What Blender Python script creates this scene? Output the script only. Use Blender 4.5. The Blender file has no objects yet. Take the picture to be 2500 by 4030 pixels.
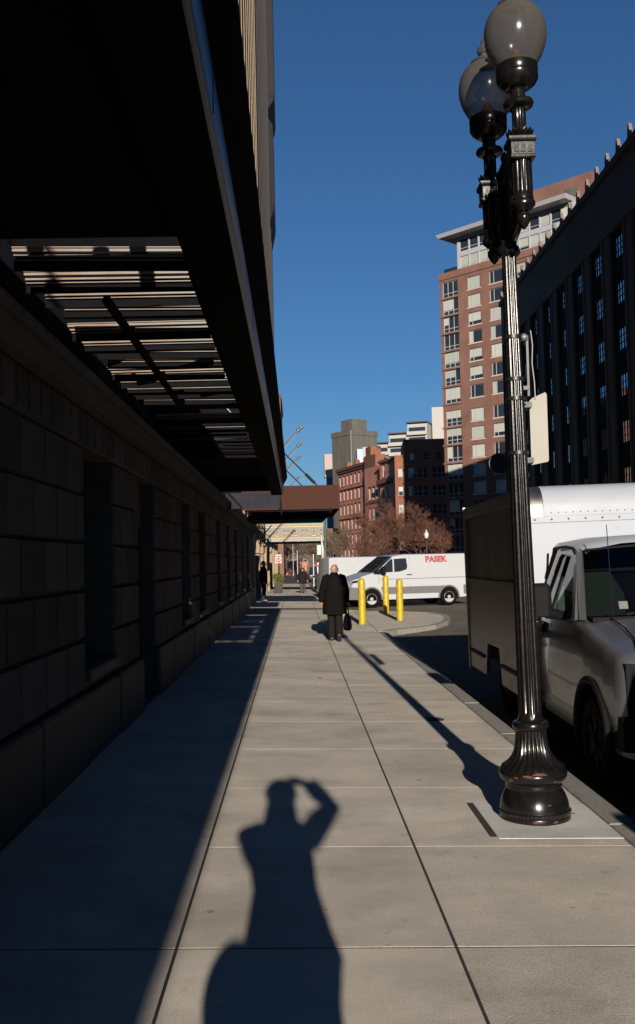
import bpy, bmesh, math, random
from mathutils import Vector, Matrix
rad = math.radians
SC = bpy.context.scene
COL = SC.collection
random.seed(7)

# ---------------------------------------------------------------- camera
EYE = 1.65
PITCH, YAW, ROLL = rad(2.860), rad(1.294), rad(1.25)
F_ = Vector((math.sin(YAW)*math.cos(PITCH), math.cos(YAW)*math.cos(PITCH), math.sin(PITCH)))
R_ = Vector((math.cos(YAW), -math.sin(YAW), 0)); U_ = R_.cross(F_)
RR = R_*math.cos(ROLL) - U_*math.sin(ROLL); UU = U_*math.cos(ROLL) + R_*math.sin(ROLL)
cam = bpy.data.cameras.new('camera'); cam_o = bpy.data.objects.new('camera', cam); COL.objects.link(cam_o)
cam_o.matrix_world = Matrix(((RR.x, UU.x, -F_.x, 0), (RR.y, UU.y, -F_.y, 0), (RR.z, UU.z, -F_.z, EYE), (0, 0, 0, 1)))
cam.sensor_fit = 'VERTICAL'; cam.sensor_height = 36.0; cam.lens = 35.0
cam.clip_start = 0.05; cam.clip_end = 6000
SC.camera = cam_o

# ---------------------------------------------------------------- sky, sun, exposure
SUN_EL, SUN_AZ = rad(13.5), rad(1.6)      # sun stands behind the camera, a little to the right
w = bpy.data.worlds.new('World'); SC.world = w; w.use_nodes = True
nt = w.node_tree; nt.nodes.clear()
sky = nt.nodes.new('ShaderNodeTexSky'); sky.sky_type = 'NISHITA'; sky.sun_disc = False
sky.sun_elevation = SUN_EL; sky.sun_rotation = math.pi - SUN_AZ
sky.altitude = 0; sky.air_density = 1.0; sky.dust_density = 0.0; sky.ozone_density = 6.7
bg = nt.nodes.new('ShaderNodeBackground'); bg.inputs['Strength'].default_value = 0.05
wo = nt.nodes.new('ShaderNodeOutputWorld')
nt.links.new(sky.outputs[0], bg.inputs[0]); nt.links.new(bg.outputs[0], wo.inputs[0])
sl = bpy.data.lights.new('sun', 'SUN'); sl.energy = 5.0; sl.angle = rad(0.5); sl.color = (1.0, 0.90, 0.78)
so = bpy.data.objects.new('sun', sl); COL.objects.link(so)
trav = Vector((-math.sin(SUN_AZ)*math.cos(SUN_EL), math.cos(SUN_AZ)*math.cos(SUN_EL), -math.sin(SUN_EL)))
so.rotation_euler = trav.to_track_quat('-Z', 'Y').to_euler(); so.location = (3, -30, 20)
vs = SC.view_settings; vs.view_transform = 'Standard'; vs.look = 'None'; vs.gamma = 1.0; vs.use_curve_mapping = False
vs.exposure = 0.6
SC.render.engine = 'CYCLES'
SC.cycles.max_bounces = 6; SC.cycles.diffuse_bounces = 1; SC.cycles.glossy_bounces = 3; SC.cycles.transmission_bounces = 5; SC.cycles.transparent_max_bounces = 8
SC.cycles.use_denoising = True; SC.cycles.sample_clamp_indirect = 4.0
SC.cycles.caustics_reflective = False; SC.cycles.caustics_refractive = False

# ---------------------------------------------------------------- mesh helpers
class MB:
    def __init__(s): s.v = []; s.f = []
    def add(s, v, f):
        n = len(s.v); s.v += [tuple(p) for p in v]; s.f += [tuple(i+n for i in q) for q in f]; return s
    def hexa(s, p):   # p: 4 bottom ccw (from above) + 4 top
        return s.add(p, [(3,2,1,0),(4,5,6,7),(0,1,5,4),(1,2,6,5),(2,3,7,6),(3,0,4,7)])
    def box(s, x0, x1, y0, y1, z0, z1):
        return s.hexa([(x0,y0,z0),(x1,y0,z0),(x1,y1,z0),(x0,y1,z0),(x0,y0,z1),(x1,y0,z1),(x1,y1,z1),(x0,y1,z1)])
    def cbox(s, x0, x1, y0, y1, z0, z1, c):     # box with chamfered vertical and top edges
        a = [(x0+c,y0),(x1-c,y0),(x1,y0+c),(x1,y1-c),(x1-c,y1),(x0+c,y1),(x0,y1-c),(x0,y0+c)]
        i = [(x0+c,y0+c),(x1-c,y0+c),(x1-c,y0+c),(x1-c,y1-c),(x1-c,y1-c),(x0+c,y1-c),(x0+c,y1-c),(x0+c,y0+c)]
        s.loft([[(p[0],p[1],z0) for p in a],[(p[0],p[1],z1-c) for p in a],[(p[0],p[1],z1) for p in i]], True, True); return s
    def loft(s, rings, cap0=False, cap1=False, closed=True):
        n = len(rings[0]); b = len(s.v)
        for r in rings: s.v += [tuple(p) for p in r]
        for k in range(len(rings)-1):
            for i in range(n if closed else n-1):
                j = (i+1) % n
                s.f.append((b+k*n+i, b+k*n+j, b+(k+1)*n+j, b+(k+1)*n+i))
        if cap0: s.f.append(tuple(b+i for i in range(n))[::-1])
        if cap1: s.f.append(tuple(b+(len(rings)-1)*n+i for i in range(n)))
        return s
    def lathe(s, prof, n=24, c=(0,0,0), cap=True, flute=0, amp=0.0, fl=None, sx=1, sy=1):
        rings = []
        for k, (r, z) in enumerate(prof):
            ring = []
            for i in range(n):
                a = 2*math.pi*i/n; q = r
                if flute and (fl is None or fl[k]): q = r*(1 - amp*(0.5+0.5*math.cos(a*flute))**2)
                ring.append((c[0]+q*math.cos(a)*sx, c[1]+q*math.sin(a)*sy, c[2]+z))
            rings.append(ring)
        return s.loft(rings, cap, cap)
    def tube(s, pts, r, n=8, cap=True):
        pts = [Vector(p) for p in pts]; rs = r if isinstance(r, (list, tuple)) else [r]*len(pts)
        rings = []; pu = None
        for k, p in enumerate(pts):
            d = (pts[min(k+1, len(pts)-1)] - pts[max(k-1, 0)]).normalized()
            if pu is None: pu = Vector((0,0,1)) if abs(d.z) < .9 else Vector((1,0,0))
            a = (pu - d*pu.dot(d)).normalized(); pu = a; b = d.cross(a)
            rings.append([p + (a*math.cos(2*math.pi*i/n) + b*math.sin(2*math.pi*i/n))*rs[k] for i in range(n)])
        return s.loft(rings, cap, cap)
    def ball(s, c, r, n=12, sx=1, sy=1, sz=1):
        m = max(4, n//2)
        prof = [(max(r*math.sin(math.pi*k/m), 1e-4), -r*math.cos(math.pi*k/m)*sz) for k in range(m+1)]
        return s.lathe(prof, n, c, True, sx=sx, sy=sy)
    def prism(s, poly, axis, lo, hi):
        def P(u, v, t):
            return (t, u, v) if axis == 'x' else ((u, t, v) if axis == 'y' else (u, v, t))
        return s.loft([[P(u, v, lo) for u, v in poly], [P(u, v, hi) for u, v in poly]], True, True)
    def quad(s, a, b, c, d): return s.add([a,b,c,d], [(0,1,2,3)])
    def torus(s, c, R, r, n=24, m=8, axis='z', a0=0, a1=2*math.pi):
        pts = []
        for i in range(n+1):
            a = a0+(a1-a0)*i/n
            u, v = R*math.cos(a), R*math.sin(a)
            pts.append({'z': (c[0]+u, c[1]+v, c[2]), 'y': (c[0]+u, c[1], c[2]+v), 'x': (c[0], c[1]+u, c[2]+v)}[axis])
        return s.tube(pts, r, m)
    def xf(s, m):
        s.v = [tuple(m @ Vector(p)) for p in s.v]; return s

def mesh(name, mb, smooth=35, fix=True):
    me = bpy.data.meshes.new(name); me.from_pydata(mb.v, [], mb.f)
    if fix:
        bm = bmesh.new(); bm.from_mesh(me)
        bmesh.ops.recalc_face_normals(bm, faces=bm.faces); bm.to_mesh(me); bm.free()
    me.update()
    if smooth:
        me.shade_smooth(); me.set_sharp_from_angle(angle=rad(smooth))
    return me
def obj(name, mb, mat, parent=None, loc=(0,0,0), rot=(0,0,0), smooth=35, fix=True):
    me = mb if isinstance(mb, bpy.types.Mesh) else mesh(name, mb, smooth, fix)
    if mat is not None and not me.materials: me.materials.append(mat)
    o = bpy.data.objects.new(name, me); COL.objects.link(o)
    o.location = loc; o.rotation_euler = rot
    if parent is not None: o.parent = parent
    return o
def tag(o, label=None, cat=None, group=None, kind=None):
    if label: o['label'] = label
    if cat: o['category'] = cat
    if group: o['group'] = group
    if kind: o['kind'] = kind
    return o
def thing(name, label, cat, loc=(0,0,0), rot=(0,0,0), group=None):
    o = bpy.data.objects.new(name, None); COL.objects.link(o); o.empty_display_size = .2
    o.location = loc; o.rotation_euler = rot
    return tag(o, label, cat, group)
def copy_tree(o, parent=None):
    c = o.copy(); COL.objects.link(c); c.parent = parent
    for ch in list(o.children): copy_tree(ch, c)
    return c
def bev(o, w_=.01, seg=2, ang=35):
    m = o.modifiers.new('edge', 'BEVEL'); m.width = w_; m.segments = seg; m.limit_method = 'ANGLE'; m.angle_limit = rad(ang)
    return o
def text(name, s, size, mat, parent, loc, rot, bold=0.0, ext=.002, align='CENTER'):
    cu = bpy.data.curves.new(name, 'FONT'); cu.body = s; cu.size = size; cu.align_x = align; cu.align_y = 'CENTER'
    cu.extrude = ext; cu.offset = bold; cu.materials.append(mat)
    t_ = bpy.data.objects.new(name, cu); COL.objects.link(t_)
    me = bpy.data.meshes.new_from_object(t_.evaluated_get(bpy.context.evaluated_depsgraph_get()))
    bpy.data.objects.remove(t_); me.materials.clear(); me.materials.append(mat)
    o = bpy.data.objects.new(name, me); COL.objects.link(o); o.parent = parent; o.location = loc; o.rotation_euler = rot
    return o

# ground heights: pavement falls 2.4 % to the kerb, the street falls slowly beyond 35 m
CS = 0.024
def gz(x, y): return -CS*x - .007*max(0, y-35)
ROAD = -0.185
def rz(y): return ROAD - .007*max(0, y-35)

# ---------------------------------------------------------------- materials
def pbr(name, col, rough=.6, metal=0.0, var=.12, scale=6.0, bump=0.0, bscale=60.0, rnd=0.0, spec=.5, coat=0.0, stain=None, sscale=2.0, samt=.5, stretch=(1,1,1), trans=0.0, ior=1.45, emis=None):
    m = bpy.data.materials.new(name); m.use_nodes = True; t = m.node_tree; N = t.nodes; L = t.links
    b = N['Principled BSDF']; b.inputs['Roughness'].default_value = rough; b.inputs['Metallic'].default_value = metal
    b.inputs['Specular IOR Level'].default_value = spec; b.inputs['IOR'].default_value = ior
    b.inputs['Coat Weight'].default_value = coat; b.inputs['Transmission Weight'].default_value = trans
    tc = N.new('ShaderNodeTexCoord'); mp = N.new('ShaderNodeMapping'); mp.inputs['Scale'].default_value = stretch
    L.new(tc.outputs['Object'], mp.inputs['Vector'])
    c = (*col, 1)
    if var > 0:
        nz = N.new('ShaderNodeTexNoise'); nz.inputs['Scale'].default_value = scale; nz.inputs['Detail'].default_value = 6; nz.inputs['Roughness'].default_value = .65
        L.new(mp.outputs[0], nz.inputs['Vector'])
        rp = N.new('ShaderNodeValToRGB'); rp.color_ramp.elements[0].position = .3; rp.color_ramp.elements[1].position = .7
        rp.color_ramp.elements[0].color = (*[x*(1-var) for x in col], 1); rp.color_ramp.elements[1].color = (*[min(1, x*(1+var)) for x in col], 1)
        L.new(nz.outputs[0], rp.inputs[0]); out = rp.outputs[0]
        rm = N.new('ShaderNodeMapRange'); rm.inputs['From Min'].default_value = .3; rm.inputs['From Max'].default_value = .7
        rm.inputs['To Min'].default_value = max(0, rough*.85); rm.inputs['To Max'].default_value = min(1, rough*1.15)
        L.new(nz.outputs[0], rm.inputs[0]); L.new(rm.outputs[0], b.inputs['Roughness'])
    else:
        rg = N.new('ShaderNodeRGB'); rg.outputs[0].default_value = c; out = rg.outputs[0]
    if stain:
        n2 = N.new('ShaderNodeTexNoise'); n2.inputs['Scale'].default_value = sscale; n2.inputs['Detail'].default_value = 5; n2.inputs['Roughness'].default_value = .6
        L.new(mp.outputs[0], n2.inputs['Vector'])
        r2 = N.new('ShaderNodeMapRange'); r2.inputs['From Min'].default_value = .5; r2.inputs['From Max'].default_value = .72
        r2.inputs['To Max'].default_value = samt
        L.new(n2.outputs[0], r2.inputs[0])
        mx = N.new('ShaderNodeMix'); mx.data_type = 'RGBA'; mx.inputs[7].default_value = (*stain, 1)
        L.new(r2.outputs[0], mx.inputs[0]); L.new(out, mx.inputs[6]); out = mx.outputs[2]
    if rnd > 0:
        oi = N.new('ShaderNodeObjectInfo'); mr = N.new('ShaderNodeMapRange')
        mr.inputs['To Min'].default_value = 1-rnd; mr.inputs['To Max'].default_value = 1+rnd
        L.new(oi.outputs['Random'], mr.inputs[0])
        hs = N.new('ShaderNodeHueSaturation'); L.new(mr.outputs[0], hs.inputs['Value']); L.new(out, hs.inputs['Color']); out = hs.outputs[0]
    L.new(out, b.inputs['Base Color'])
    if emis: b.inputs['Emission Color'].default_value = (*emis[:3], 1); b.inputs['Emission Strength'].default_value = emis[3]
    if bump > 0:
        n3 = N.new('ShaderNodeTexNoise'); n3.inputs['Scale'].default_value = bscale; n3.inputs['Detail'].default_value = 4
        L.new(mp.outputs[0], n3.inputs['Vector'])
        bp = N.new('ShaderNodeBump'); bp.inputs['Strength'].default_value = bump; bp.inputs['Distance'].default_value = .01
        L.new(n3.outputs[0], bp.inputs['Height']); L.new(bp.outputs[0], b.inputs['Normal'])
    return m
def paving_mat(name, col):
    m = pbr(name, col, .85, var=.15, scale=1.6, bump=.3, bscale=220, rnd=.10, spec=.25, stain=tuple(x*.68 for x in col), sscale=1.3, samt=.8, stretch=(.85,1.1,1))
    t = m.node_tree; N = t.nodes; L = t.links; b = N['Principled BSDF']
    prev = b.inputs['Base Color'].links[0].from_socket
    tc = [n for n in N if n.type == 'TEX_COORD'][0]
    nz = N.new('ShaderNodeTexNoise'); nz.inputs['Scale'].default_value = 7; nz.inputs['Detail'].default_value = 8; nz.inputs['Roughness'].default_value = .75
    oi = N.new('ShaderNodeObjectInfo'); ad = N.new('ShaderNodeVectorMath'); ad.operation = 'ADD'
    L.new(tc.outputs['Object'], ad.inputs[0]); L.new(oi.outputs['Location'], ad.inputs[1]); L.new(ad.outputs[0], nz.inputs['Vector'])
    for n in N:
        if n.type == 'MAPPING': L.new(ad.outputs[0], n.inputs['Vector'])
    r = N.new('ShaderNodeMapRange'); r.inputs['From Min'].default_value = .58; r.inputs['From Max'].default_value = .76; r.inputs['To Max'].default_value = .8
    L.new(nz.outputs[0], r.inputs[0])
    mx = N.new('ShaderNodeMix'); mx.data_type = 'RGBA'; mx.inputs[7].default_value = (*[x*.45 for x in col], 1)
    L.new(r.outputs[0], mx.inputs[0]); L.new(prev, mx.inputs[6])
    # fine speckle of the aggregate
    n4 = N.new('ShaderNodeTexNoise'); n4.inputs['Scale'].default_value = 160; n4.inputs['Detail'].default_value = 2
    L.new(ad.outputs[0], n4.inputs['Vector'])
    r4 = N.new('ShaderNodeMapRange'); r4.inputs['From Min'].default_value = .3; r4.inputs['From Max'].default_value = .7; r4.inputs['To Min'].default_value = .78; r4.inputs['To Max'].default_value = 1.14
    L.new(n4.outputs[0], r4.inputs[0])
    hs = N.new('ShaderNodeHueSaturation'); L.new(r4.outputs[0], hs.inputs['Value']); L.new(mx.outputs[2], hs.inputs['Color'])
    # old chewing gum spots and hairline cracks
    vo = N.new('ShaderNodeTexVoronoi'); vo.inputs['Scale'].default_value = 3.1; L.new(ad.outputs[0], vo.inputs['Vector'])
    sp = N.new('ShaderNodeSeparateColor'); L.new(vo.outputs['Color'], sp.inputs[0])
    mu = N.new('ShaderNodeMath'); mu.operation = 'MULTIPLY'; mu.inputs[1].default_value = .10; L.new(sp.outputs[0], mu.inputs[0])
    lt = N.new('ShaderNodeMath'); lt.operation = 'LESS_THAN'; L.new(vo.outputs['Distance'], lt.inputs[0]); L.new(mu.outputs[0], lt.inputs[1])
    g2 = N.new('ShaderNodeMath'); g2.operation = 'GREATER_THAN'; g2.inputs[1].default_value = .62; L.new(sp.outputs[1], g2.inputs[0])
    m5 = N.new('ShaderNodeMath'); m5.operation = 'MULTIPLY'; L.new(lt.outputs[0], m5.inputs[0]); L.new(g2.outputs[0], m5.inputs[1])
    m6 = N.new('ShaderNodeMath'); m6.operation = 'MULTIPLY'; m6.inputs[1].default_value = .55; L.new(m5.outputs[0], m6.inputs[0])
    mx2 = N.new('ShaderNodeMix'); mx2.data_type = 'RGBA'; mx2.inputs[7].default_value = (.13,.12,.11,1)
    L.new(m6.outputs[0], mx2.inputs[0]); L.new(hs.outputs[0], mx2.inputs[6])
    L.new(mx2.outputs[2], b.inputs['Base Color'])
    return m
def brick_mat(name, c1, c2, mortar, bw=.22, bh=.075, rough=.85, rnd=0):
    m = bpy.data.materials.new(name); m.use_nodes = True; t = m.node_tree; N = t.nodes; L = t.links; b = N['Principled BSDF']
    b.inputs['Roughness'].default_value = rough; b.inputs['Specular IOR Level'].default_value = .2
    tc = N.new('ShaderNodeTexCoord'); sp = N.new('ShaderNodeSeparateXYZ'); cb = N.new('ShaderNodeCombineXYZ'); ad = N.new('ShaderNodeMath'); ad.operation = 'ADD'
    L.new(tc.outputs['Object'], sp.inputs[0]); L.new(sp.outputs[0], ad.inputs[0]); L.new(sp.outputs[1], ad.inputs[1])
    L.new(ad.outputs[0], cb.inputs[0]); L.new(sp.outputs[2], cb.inputs[1])
    br = N.new('ShaderNodeTexBrick'); br.inputs['Scale'].default_value = 1; br.inputs['Brick Width'].default_value = bw; br.inputs['Row Height'].default_value = bh
    br.inputs['Mortar Size'].default_value = .008; br.inputs['Color1'].default_value = (*c1, 1); br.inputs['Color2'].default_value = (*c2, 1); br.inputs['Mortar'].default_value = (*mortar, 1)
    L.new(cb.outputs[0], br.inputs['Vector'])
    nz = N.new('ShaderNodeTexNoise'); nz.inputs['Scale'].default_value = .35; nz.inputs['Detail'].default_value = 6; L.new(tc.outputs['Object'], nz.inputs['Vector'])
    r = N.new('ShaderNodeMapRange'); r.inputs['From Min'].default_value = .3; r.inputs['From Max'].default_value = .7; r.inputs['To Min'].default_value = .82; r.inputs['To Max'].default_value = 1.15
    L.new(nz.outputs[0], r.inputs[0]); hs = N.new('ShaderNodeHueSaturation'); L.new(r.outputs[0], hs.inputs['Value']); L.new(br.outputs[0], hs.inputs['Color'])
    L.new(hs.outputs[0], b.inputs['Base Color'])
    return m
M = {}
M['paving'] = paving_mat('paving concrete', (.58, .53, .455))
M['paving_new'] = paving_mat('pale concrete', (.60, .59, .56))
M['joint'] = pbr('joint dirt', (.035, .03, .025), .95, var=.3)
M['granite'] = pbr('kerb granite', (.25, .235, .215), .8, var=.25, scale=30, bump=.4, bscale=90, rnd=.12, stain=(.1,.095,.09), sscale=3, samt=.6)
M['asphalt'] = pbr('asphalt', (.15, .135, .115), .9, var=.35, scale=3, bump=.6, bscale=300, spec=.2, stain=(.21,.19,.165), sscale=.5, samt=.6)
M['yellow_line'] = pbr('road yellow', (.55, .36, .02), .7, var=.25, scale=12)
M['yellow'] = pbr('bollard yellow', (.40, .285, .010), .38, var=.07, scale=8, stain=(.14,.10,.03), sscale=7, samt=.6)
M['iron'] = pbr('black painted iron', (.006, .0058, .006), .21, var=.25, scale=14, bump=.05, bscale=45, spec=.5, stain=(.02,.013,.010), sscale=13, samt=.3)
M['iron_plain'] = pbr('black iron', (.012, .012, .013), .4, var=.2, scale=14, spec=.5)
M['rust'] = pbr('rust', (.085, .03, .014), .85, var=.4, scale=30)
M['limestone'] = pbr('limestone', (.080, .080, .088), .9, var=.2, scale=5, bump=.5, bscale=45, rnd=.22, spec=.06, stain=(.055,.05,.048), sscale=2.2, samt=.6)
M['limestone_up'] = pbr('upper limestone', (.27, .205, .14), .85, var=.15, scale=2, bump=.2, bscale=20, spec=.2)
M['stone_dark'] = pbr('dark wall stone', (.05, .045, .042), .9, var=.2, scale=3)  # plain dark tone of tower wall, far pilasters, bays and shop row
M['plinth'] = pbr('plinth granite', (.045, .045, .05), .7, var=.2, scale=25, bump=.2, bscale=90, rnd=.1)
M['glass_dark'] = pbr('dark glass', (.004, .005, .006), .06, var=0, spec=.5)
M['black'] = pbr('matt black', (.006, .006, .007), .85, var=.2, spec=.04)
M['canopy_steel'] = pbr('dark canopy steel', (.006, .007, .011), .24, var=.2, scale=1.2, spec=.30)
M['canopy_in'] = pbr('canopy soffit', (.006, .006, .007), .9, var=.3, spec=.03)
M['joist'] = pbr('cream joist paint', (.20, .185, .16), .7, var=.1, scale=9, stain=(.16,.07,.03), sscale=5, samt=.75, stretch=(.6,1,1))
M['brown_cloth'] = pbr('brown awning cloth', (.055, .024, .018), .95, var=.1, scale=5, bump=.1, bscale=120, spec=.1)
M['navy_cloth'] = pbr('navy awning cloth', (.012, .012, .02), .9, var=.1, scale=5)
M['cream_wood'] = pbr('cream painted canopy', (.24, .225, .20), .6, var=.06)
M['grey_panel'] = pbr('grey canopy panel', (.17, .165, .16), .6, var=.08, scale=9)
M['gold'] = pbr('gilding', (.24, .18, .06), .45, metal=.4, var=.15, scale=20)
M['brass'] = pbr('brass', (.55, .36, .13), .25, metal=1.0, var=.2, scale=20)
M['steel'] = pbr('galvanised steel', (.20, .20, .205), .5, metal=.5, var=.15, scale=20)
M['alu'] = pbr('aluminium', (.17, .16, .15), .38, metal=.9, var=.1, scale=12, stain=(.09,.085,.08), sscale=6, samt=.5)
# ================================================================ SETTING
def strip_sheet(x0, x1, ys, zf):
    mb = MB(); n = len(ys)
    mb.add([(x, y, zf(y)) for y in ys for x in (x0, x1)], [(2*i, 2*i+1, 2*i+3, 2*i+2) for i in range(n-1)])
    return mb
YS = [-300, -60, 0, 35, 120, 320]
tag(obj('ground', strip_sheet(-3000, 3000, [-3000]+YS+[5000], lambda y: -.30 - .007*max(0, min(y, 320)-35)), pbr('city ground', (.08,.075,.07), .9, var=.3, scale=.2), smooth=0, fix=False), kind='structure')
tag(obj('road', strip_sheet(1.1, 23.2, YS, rz), M['asphalt'], smooth=0, fix=False), kind='structure')
# side street leaving to the right at the crossing
mb = MB(); mb.add([(23.2, 33, rz(33)-.003), (70, 33, rz(33)-.003), (70, 62, rz(62)-.003), (23.2, 62, rz(62)-.003)], [(0,1,2,3)])
tag(obj('side_road', mb, M['asphalt'], smooth=0, fix=False), kind='structure')

SW_ROT = (0, math.atan(CS), 0)
ys = [-12, 35, 80, 240]
base = MB()
for a, b_, xr in ((-12, 34.6, 1.93), (34.6, 240, 1.16)):
    yy = [a] + [y for y in (35, 80, 160) if a < y < b_] + [b_]
    base.add([(x, y, z-.007*max(0, y-35)) for y in yy for x in (-2.1, xr) for z in (-.0016, -.3)],
             [f for i in range(len(yy)-1) for f in ((4*i,4*i+2,4*i+6,4*i+4),(4*i+2,4*i+3,4*i+7,4*i+6),(4*i,4*i+4,4*i+5,4*i+1))])
sidewalk = tag(obj('sidewalk', base, M['joint'], rot=SW_ROT, smooth=0), kind='structure')
ROWS = [4.352 + 1.516*k for k in range(-9, 62)]
cols = [(-1.80, -.552, -.538), (-.538, .648, .662), (.662, 1.928, 1.94)]
cache = {}
for r in range(len(ROWS)-1):
    y0, y1 = ROWS[r], ROWS[r+1]
    for ci, (xa, xb, _) in enumerate(cols):
        if y0 > 33.5 and ci == 2: xb = 1.15
        ga = .014 if abs(y0-4.352) < .01 else .0032
        gb = .014 if abs(y1-4.352) < .01 else .0032
        L = y1-y0-ga/2-gb/2
        key = (ci, xb, ga, gb)
        if key not in cache:
            cache[key] = mesh('paving_slab', MB().cbox(0, xb-xa, 0, L, -.03, 0, .0010), 20)
        sl_ = obj('paving_slab', cache[key], M['paving'], sidewalk, (xa, y0+ga/2, -.007*max(0, y0-35)+random.uniform(-.0004,.0004)))
        if y0 >= 34: sl_.rotation_euler = (-.007, 0, 0)
# square pad cast round the lamp base, one dark open joint on its near-wall side
lp = (1.515, 6.52)
pad = MB().cbox(1.18, 1.932, 6.02, 6.86, -.02, .003, .002)
tag(obj('lamp_pad', pad, M['paving_new'], sidewalk), 'pale square concrete pad around the lamp base')
obj('pad_joint', MB().box(1.135, 1.178, 6.06, 6.90, .0008, .0035), M['joint'], sidewalk, smooth=0)
for (x, y, a, b_) in ((1.42, 10.55, .085, .16), (.30, 14.3, .03, .05), (1.78, 6.60, .03, .012), (.9, 19.0, .05, .02)):
    m_ = MB(); pts = [(a*(1+.25*random.uniform(-1,1))*math.cos(t*.6283), b_*(1+.25*random.uniform(-1,1))*math.sin(t*.6283), 0) for t in range(10)]
    m_.add(pts, [tuple(range(10))]); obj('tar_stain', m_, M['joint'], sidewalk, (x, y, .0035), smooth=0, fix=False)

kerb = tag(obj('kerb', MB().box(1.95, 2.12, -12, 24.2, -.4, -.16), M['granite'], smooth=0), kind='structure')
y = -11.5; k = 0
while y < 23.4:
    L = random.choice((1.5, 1.83, 2.1)); L = min(L, 23.9-y)
    z = gz(2.03, y)
    obj('kerb_stone', MB().cbox(1.943, 2.128+random.uniform(-.004,.004), 0.004, L-.004, -.17, random.uniform(-.003,.002), .012), M['granite'], kerb, (0, y, z), smooth=20)
    y += L
# corner that bulges into the side street, granite edge all round
bp = [(1.94,23.9),(2.13,23.9),(2.45,24.5),(2.95,25.1),(3.6,26.1),(4.15,27.6),(4.5,29.4),(4.62,31.0),(4.35,32.4),(3.6,33.35),(2.6,33.9),(1.16,34.6),(1.16,34.0),(1.94,33.6)]
mb = MB(); zc = lambda x, y: gz(min(x, 3.2), y)+.002
inner = [(x, y, zc(x, y)) for x, y in bp]
mb.add(inner + [(x, y, zc(x, y)-.3) for x, y in bp], [tuple(range(len(bp)))] + [(i, (i+1) % len(bp), (i+1) % len(bp)+len(bp), i+len(bp)) for i in range(len(bp))])
corner = tag(obj('corner_sidewalk', mb, M['paving'], smooth=0), kind='structure')
M['granite_pale'] = pbr('pale kerb granite', (.25,.235,.205), .85, var=.2, scale=20, rnd=.08)
edge = bp[1:12]
for i in range(len(edge)-1):
    (xa, ya), (xb, yb) = edge[i], edge[i+1]; d = Vector((xb-xa, yb-ya, 0)); L = d.length; d.normalize(); nrm = Vector((d.y, -d.x, 0))
    o = MB(); g = .006
    P = [Vector((xa, ya, 0))+d*g-nrm*.16, Vector((xb, yb, 0))-d*g-nrm*.16, Vector((xb, yb, 0))-d*g+nrm*.02, Vector((xa, ya, 0))+d*g+nrm*.02]
    o.hexa([(p.x, p.y, zc(p.x, p.y)-.2) for p in (P[0], P[3], P[2], P[1])] + [(p.x, p.y, zc(p.x, p.y)+.006) for p in (P[0], P[3], P[2], P[1])])
    obj('kerb_stone', o, M['yellow_line'] if i in (7, 8, 9) else M['granite_pale'], corner, smooth=0)
# far kerb beyond the corner
mb = MB()
for i, y in enumerate(range(35, 140, 3)):
    o = MB().box(1.165, 1.32, 0, 2.99, -.2, .004); obj('kerb_stone', o, M['granite'], kerb, (0, y, gz(1.2, y)), (-.007, 0, 0), smooth=0)

# ================================================================ STONE HOTEL
hotel = thing('stone_hotel', 'tall stone hotel with rusticated block wall and fluted piers along the pavement', 'building', (-1.75, 0, 0))
HX = -1.75
def hobj(name, mb, mat, parent=None, **k):      # world coordinates, parented under the hotel
    o = obj(name, mb, mat, parent or hotel, **k)
    if parent is None: o.location = (o.location[0]+1.75, o.location[1], o.location[2])
    return o
opens = [(8.34, 9.74, 'w'), (11.2, 12.5, 'd'), (15.38, 16.68, 'w'), (18.15, 19.5, 'w'), (22.2, 23.4, 'w'), (25.4, 26.6, 'w'), (28.6, 29.9, 'w'), (32.4, 33.8, 'w'), (36.5, 38.0, 'w')]
piers = []; y = -9.0
for a, b_, t in opens: piers.append((y, a)); y = b_
piers.append((y, 42.0))
TOP = 2.66
# backing of each pier, spandrel under each window
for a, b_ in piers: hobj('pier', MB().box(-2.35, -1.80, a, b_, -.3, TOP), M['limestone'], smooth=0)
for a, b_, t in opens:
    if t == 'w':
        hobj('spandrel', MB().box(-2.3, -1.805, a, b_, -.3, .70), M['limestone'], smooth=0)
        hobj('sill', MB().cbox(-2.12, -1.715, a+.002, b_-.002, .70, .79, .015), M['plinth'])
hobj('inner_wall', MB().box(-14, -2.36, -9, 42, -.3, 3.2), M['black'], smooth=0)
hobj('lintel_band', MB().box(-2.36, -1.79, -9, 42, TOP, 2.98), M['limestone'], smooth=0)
# rusticated blocks
courses = [(.62, 1.05), (1.05, 1.46), (1.46, 1.86), (1.86, 2.26), (2.26, 2.655)]
bc = {}
def block_mesh(w_, h_, hc=.018, vc=.016, p=.042):
    k = (round(w_, 3), round(h_, 3), hc)
    if k not in bc:
        g = .008
        v = [(0,g,g),(0,w_-g,g),(0,w_-g,h_-g),(0,g,h_-g), (p*.45,g,g+hc*.6),(p*.45,w_-g,g+hc*.6),(p*.45,w_-g,h_-g-hc*.6),(p*.45,g,h_-g-hc*.6), (p,g+vc,g+hc),(p,w_-g-vc,g+hc),(p,w_-g-vc,h_-g-hc),(p,g+vc,h_-g-hc)]
        m_ = MB(); q = lambda a, b: [(a+i, a+(i+1) % 4, b+(i+1) % 4, b+i) for i in range(4)]
        m_.add(v, q(0,4)+q(4,8)+[(8,9,10,11)])
        bc[k] = mesh('stone_block', m_, 0)
    return bc[k]
nb = 0
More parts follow.
